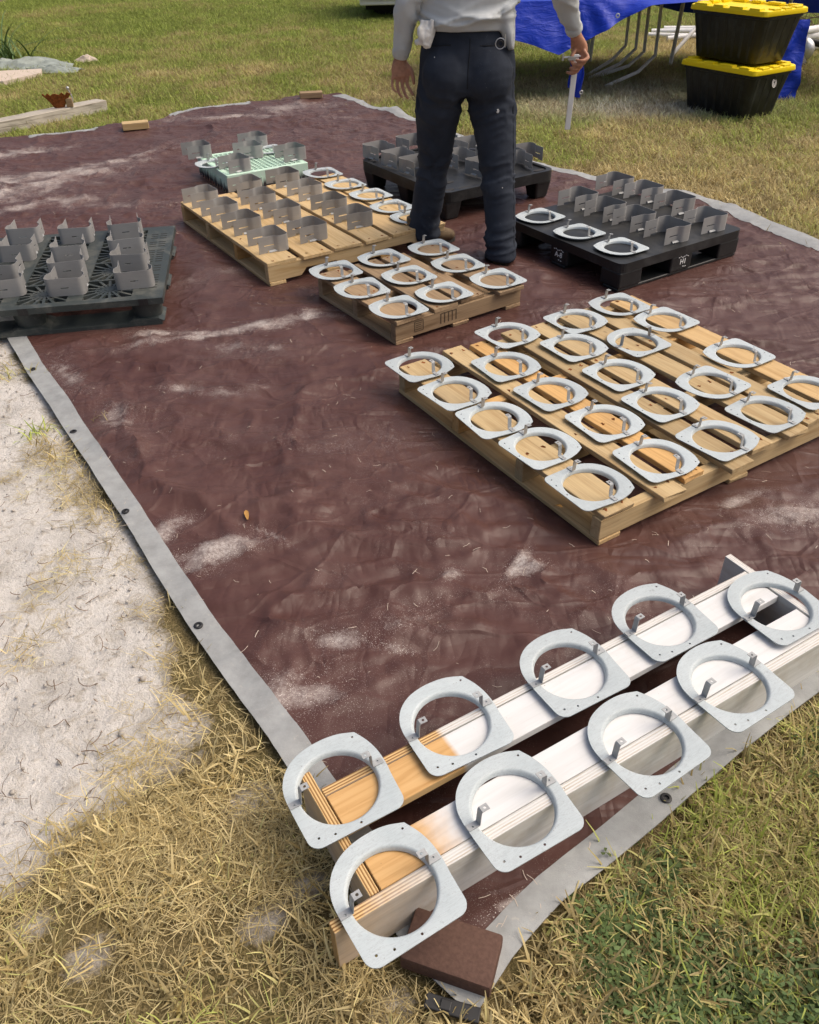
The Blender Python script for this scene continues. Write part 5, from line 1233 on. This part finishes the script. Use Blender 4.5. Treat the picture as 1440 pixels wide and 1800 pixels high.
# right hand: closed round the stick
HR = V3(.855, 4.385, .945)
tube(bm, [WR, V3(.838, 4.365, .993), V3(.856, 4.382, .955), V3(.866, 4.392, .925)], [(.024, .026), (.030, .026), (.040, .024), (.038, .020)], 14, 3)
for k in range(4):
    b0 = V3(.890-.012*k+.0, 4.375+.008*k-.012, .935-.018*k)
    finger([b0+V3(-.012, .0, .006), b0+V3(.004, -.028, -.018), b0+V3(-.026, -.042, -.030), b0+V3(-.054, -.030, -.026)], .0098)
finger([V3(.845, 4.372, .955), V3(.822, 4.352, .928), V3(.818, 4.345, .905), V3(.828, 4.345, .888)], .0105)
me = baked(bm_mesh('body', bm), [('REMESH', dict(mode='VOXEL', voxel_size=.0048)), ('SMOOTH', dict(factor=.5, iterations=3))])
me.materials.clear()
man = link('person', me, M['skin'], None, smooth=True)
tag(man, 'man seen from behind in grey long-sleeved shirt and navy trousers, standing between pallets', 'person')
def cloth(name, build, mat, vox, fold, smooth_it=6):
    bm = bmesh.new(); build(bm)
    me = baked(bm_mesh(name, bm), [('REMESH', dict(mode='VOXEL', voxel_size=vox)), ('SMOOTH', dict(factor=.5, iterations=smooth_it))]); me.materials.clear()
    V = get_co(me); N_ = get_no(me); V = V+N_*fold(V, N_)[:, None]; set_co(me, V)
    o = link(name, me, M[mat], man); me.shade_smooth(); return o
# --- trousers
def tr_build(bm):
    tube(bm, [(MX, 4.275, 1.11), (MX, 4.275, 1.03), (MX+.005, 4.27, .93), (MX+.01, 4.265, .85), (MX+.01, 4.265, .79)], [(.196, .115), (.203, .122), (.222, .138), (.226, .142), (.205, .12)], 32, 4)
    ellipsoid(bm, (.215, 4.205, .875), (.112, .105, .125)); ellipsoid(bm, (.415, 4.20, .870), (.112, .105, .125))
    tube(bm, [(.205, 4.28, .88), (.193, 4.285, .76), (.175, 4.315, .62), (.165, 4.345, .47), (.150, 4.365, .36), (.128, 4.40, .22), (.110, 4.425, .115), (.106, 4.43, .085)],
         [(.112, .125), (.112, .122), (.097, .103), (.082, .088), (.080, .088), (.079, .088), (.080, .092), (.080, .092)], 24, 4)
    tube(bm, [(.425, 4.27, .88), (.435, 4.26, .76), (.458, 4.23, .62), (.474, 4.20, .47), (.482, 4.17, .36), (.492, 4.135, .22), (.497, 4.11, .085), (.497, 4.105, .050)],
         [(.112, .125), (.113, .122), (.099, .103), (.084, .09), (.080, .088), (.077, .088), (.078, .092), (.079, .093)], 24, 4)
def tr_fold(V, N_):
    x, y, z = V.T; left = x < (MX+.01)
    cx = np.where(left, np.interp(z, [.1, .47, .88], [.108, .165, .205]), np.interp(z, [.1, .47, .88], [.497, .474, .425])); a = np.arctan2(y-4.25, x-cx)
    w = .35+1.2*np.exp(-((z-.44)/.10)**2)+1.5*sstep(.30, .08, z)+.9*np.exp(-((z-.74)/.07)**2)
    ph = z*1.0+.05*np.sin(a*1.0+1.3*left)+.02*np.sin(2*a)
    f = .0085*w*(fbm(ph*17, a*.9, left*7.0, s=150, o=3))+.0065*w*(1-np.abs(noise(ph*30+2, a*1.3+4, left*3.0, s=151)))**2
    f = f+.010*np.exp(-((x-(MX+.005))/.02)**2)*-1*sstep(4.3, 4.2, y)*sstep(.76, .82, z)*sstep(1.0, .93, z)
    
    for px, pz, w_ in ((.17, 1.005, .055), (.425, 1.0, .055)): f = f-.006*np.exp(-((z-pz-.06*(x-px))/.004)**2)*(np.abs(x-px) < w_)*(y < 4.25)
    return f
tr_o = cloth('trousers', tr_build, 'trouser', .0085, tr_fold)
from mathutils.bvhtree import BVHTree
def seam(name, parent, xz, r, mat, bvh, lift=.0005):
    P = []
    for x, z in xz:
        h_ = bvh.ray_cast(Vector((x, 3.7, z)), Vector((0, 1, 0)))
        if h_[0] is not None: P.append(np.array(h_[0])-np.array((0, lift, 0)))
    if len(P) < 3: return
    bm = bmesh.new(); tube(bm, P, [r]*len(P), 6, 2); link(name, bm_mesh(name, bm), M[mat], parent, smooth=True)
M['seam'] = mat_simple('seam', (.008, .010, .015), .9)
tb_ = BVHTree.FromPolygons([v.co for v in tr_o.data.vertices], [tuple(p.vertices) for p in tr_o.data.polygons])
seam('pocket_welt', tr_o, [(x, 1.0+.10*(x-.17)) for x in np.linspace(.125, .235, 12)], .0028, 'seam', tb_)
seam('pocket_welt', tr_o, [(x, .998-.06*(x-.42)) for x in np.linspace(.365, .475, 12)], .0028, 'seam', tb_)
seam('back_seam', tr_o, [(MX+.005+.004*math.sin(z*20), z) for z in np.linspace(1.03, .83, 14)], .0022, 'seam', tb_)
seam('side_seam', tr_o, [(x, z) for x, z in zip(np.interp(np.linspace(.9, .12, 26), [.12, .5, .9], [.562, .545, .525]), np.linspace(.9, .12, 26))], .0018, 'seam', tb_)
M['paint'] = mat_simple('paint', (.62, .62, .60), .7)
for px_, pz_, r_ in ((.455, .735, .0075), (.49, .40, .0028), (.16, .96, .0025)):
    h_ = tb_.ray_cast(Vector((px_, 3.7, pz_)), Vector((0, 1, 0)))
    if h_[0] is not None:
        bm = bmesh.new(); ellipsoid(bm, (0, 0, 0), (r_, .0012, r_*1.25), None, 10, 6); link('paint_spot', bm_mesh('paint_spot', bm), M['paint'], tr_o, h_[0])
# --- shirt
def sh_build(bm):
    tube(bm, [(MX, 4.272, 1.05), (MX, 4.272, 1.07), (MX-.002, 4.27, 1.12), (MX, 4.272, 1.20), (MX, 4.28, 1.32), (MX, 4.288, 1.42), (MX, 4.29, 1.475)], [(.212, .134), (.214, .137), (.212, .136), (.216, .136), (.222, .135), (.195, .11), (.085, .075)], 32, 4)
    tube(bm, [(.512, 4.235, .965), (.508, 4.238, .985), (.49, 4.245, 1.05), (.46, 4.26, 1.13)], [(.018, .06), (.026, .075), (.045, .09), (.06, .09)], 20, 3)
    for S_, E_, W_ in ((SL, EL, WL), (SR, ER, WR)):
        tube(bm, [S_+V3(.02*(1 if S_[0] < MX else -1), 0, .0), S_*.5+E_*.5, E_, E_*.5+W_*.5, W_+(E_-W_)*.05], [.078, .064, .058, .050, .038], 18, 5)
FOLDS = [(1.085, .9, .0, .013, .012), (1.105, .5, .25, .011, .010), (1.13, .8, -.2, .012, .013), (1.155, .35, .35, .010, .012), (1.19, .6, -.3, .010, .014), (1.225, .2, .5, .009, .016), (1.27, .3, -.45, .010, .018), (1.33, .1, .4, .009, .02)]
def sh_fold(V, N_):
    x, y, z = V.T; tors = np.abs(x-MX) < .225; dx = x-MX
    f = .004*fbm(x*9, z*12, y*9, s=161, o=3)
    for k, (z0, cv, tl, am, w) in enumerate(FOLDS):
        zz = z0+cv*dx*dx+tl*dx*.5+.012*np.sin(dx*22+k*2.1)+.006*np.sin(y*40+k)
        f = f+tors*1.7*am*np.exp(-np.abs(z-zz)/w)*(.35+.65*sstep(-.5, .4, noise(dx*5+k*3.7, z*2, s=165)))
    d_ = np.where(x < MX, z*1.0+.4*y, z+.5*x)
    f = f+(~tors)*(.006*(1-np.abs(noise(d_*24, x*9, y*9, s=162)))**2*1.6+.003*fbm(x*30, z*30, y*30, s=163, o=2))
    return f-.004
sh_o = cloth('shirt', sh_build, 'shirt', .0080, sh_fold, 4)
for W_, E_, fl in ((WL, EL, 0), (WR, ER, 1)):
    bm = bmesh.new(); d_ = (E_-W_)/np.linalg.norm(E_-W_); tube(bm, [W_-d_*.004, W_+d_*.006, W_+d_*.026, W_+d_*.034], [.034, .0395, .0405, .036], 20, 2); link('cuff', bm_mesh('cuff', bm), M['shirt'], sh_o, smooth=True)
# --- hair
bm = bmesh.new(); ellipsoid(bm, (MX, 4.30, 1.69), (.083, .098, .098)); tube(bm, [(MX, 4.235, 1.69), (MX, 4.235, 1.60)], [(.07, .035), (.055, .025)], 16, 1)
me = baked(bm_mesh('hair', bm), [('REMESH', dict(mode='VOXEL', voxel_size=.008)), ('SMOOTH', dict(iterations=3))]); me.materials.clear(); link('hair', me, M['hair'], man, smooth=True)
# --- boots
def boot(x, y, z, rz):
    bm = bmesh.new()
    tube(bm, [(0, -.01, .16), (0, -.005, .10), (0, .01, .055), (0, .012, .02)], [(.048, .058), (.048, .06), (.047, .066), (.046, .066)], 18, 3)
    tube(bm, [(0, -.05, .040), (0, .05, .052), (0, .12, .046), (0, .185, .036), (0, .205, .03)], [(.042, .036), (.047, .046), (.050, .040), (.044, .028), (.02, .016)], 18, 3)
    me = baked(bm_mesh('boot', bm), [('REMESH', dict(mode='VOXEL', voxel_size=.007)), ('SMOOTH', dict(iterations=4))]); me.materials.clear()
    b = link('boot', me, M['boot'], man, (x, y, z), rz, True)
    bm = bmesh.new(); P = [(.0+math.cos(t)*.050*(1-.12*math.sin(t)), .072+math.sin(t)*.142) for t in np.linspace(0, 6.283, 28, endpoint=False)]; prism(bm, P, .0, .022); bevel(bm, .004, 1); link('sole', bm_mesh('sole', bm), M['sole'], b)
    bm = bmesh.new(); tube(bm, [(0, .03, .112), (.0, .06, .10), (0, .09, .088)], [.012, .012, .01], 8, 2); link('lace', bm_mesh('lace', bm), M['twig'], b)
boot(.085, 4.425, .012, R(-72)); boot(.500, 4.10, .012, R(-12))
# --- things he carries
bm = bmesh.new(); random.seed(3)
for k in range(9): tube(bm, [(random.uniform(-.035, .03), random.uniform(-.012, .01), -.03), (random.uniform(-.03, .03), random.uniform(-.02, .012), .01), (random.uniform(-.035, .03), random.uniform(-.02, .012), random.uniform(.04, .085))], [.013, .015, .009], 9, 3)
me = baked(bm_mesh('glove', bm), [('REMESH', dict(mode='VOXEL', voxel_size=.0045)), ('SMOOTH', dict(iterations=2))]); me.materials.clear(); V = get_co(me); set_co(me, V+get_no(me)*(.004*fbm(V[:, 0]*60, V[:, 1]*60, V[:, 2]*40, s=170, o=2))[:, None])
o = link('work_glove', me, M['glove'], None, (.115, 4.165, 1.035), None, True); o.rotation_euler = (R(-8), R(18), 0); tag(o, 'crumpled white work gloves stuffed in the trouser back pocket', 'gloves')
kr = empty('key_ring', (.452, 4.122, 1.012)); tag(kr, 'metal key ring hooked at the right back pocket', 'key ring')
bm = bmesh.new(); tube(bm, [(math.cos(t)*.021, 0, math.sin(t)*.021) for t in np.linspace(0, 6.283, 25)], [.0022]*25, 8, 1, False); link('loop', bm_mesh('loop', bm), M['zinc'], kr, smooth=True)
bm = bmesh.new(); tube(bm, [(math.cos(t)*.012, -.002, math.sin(t)*.012) for t in np.linspace(0, 6.283, 21)], [.003]*21, 8, 1, False); link('tape_loop', bm_mesh('tape_loop', bm), M['rubber'], kr, smooth=True)
bm = bmesh.new(); add_box(bm, (.021, -.002, .01), (.006, .003, .05)); link('clip', bm_mesh('clip', bm), M['zinc'], kr)
st = empty('white_stick', (.832, 4.352, .60)); tag(st, 'flat white stick with a metal pin across, held in the man\'s right hand', 'stick')
bm = bmesh.new(); add_box(bm, (.004, 0, .165), (.026, .010, .33), Matrix.Rotation(R(2), 3, 'Y')); bevel(bm, .0015); link('blade', bm_mesh('blade', bm), M['white_pvc'], st)
bm = bmesh.new(); tube(bm, [(-.055, -.008, .318), (.03, -.004, .322)], [.0035, .0035], 8, 1); tube(bm, [(-.055, -.008, .305), (-.055, -.008, .335)], [.005, .005], 8, 1); add_box(bm, (-.012, -.006, .315), (.035, .018, .016)); link('metal_pin', bm_mesh('metal_pin', bm), M['zinc'], st)
bm = bmesh.new(); u = np.linspace(0, 1, 12); A = []
for t in u: A.append([bm.verts.new((q*.034-.022+.016*t+.010*math.sin(t*5), .016+.010*math.sin(q*4+t*4)+.002, .31-.125*t*(1+.35*(q > 1.0)))) for q in np.linspace(0, 1.9, 9)])
for i in range(11):
    for k in range(8): bm.faces.new((A[i][k], A[i][k+1], A[i+1][k+1], A[i+1][k]))
me = baked(bm_mesh('blue_wrap', bm), [('SOLIDIFY', dict(thickness=.002))]); me.materials.clear(); me.materials.append(M['blue'])
o = link('blue_rag', me, None, None, (.832, 4.352, .60), None, True); tag(o, 'strip of blue tarp with a grommet hanging from the man\'s right hand', 'cloth')
eyelet(o, (.050, .002, .165), (R(90), 0, 0), .010)
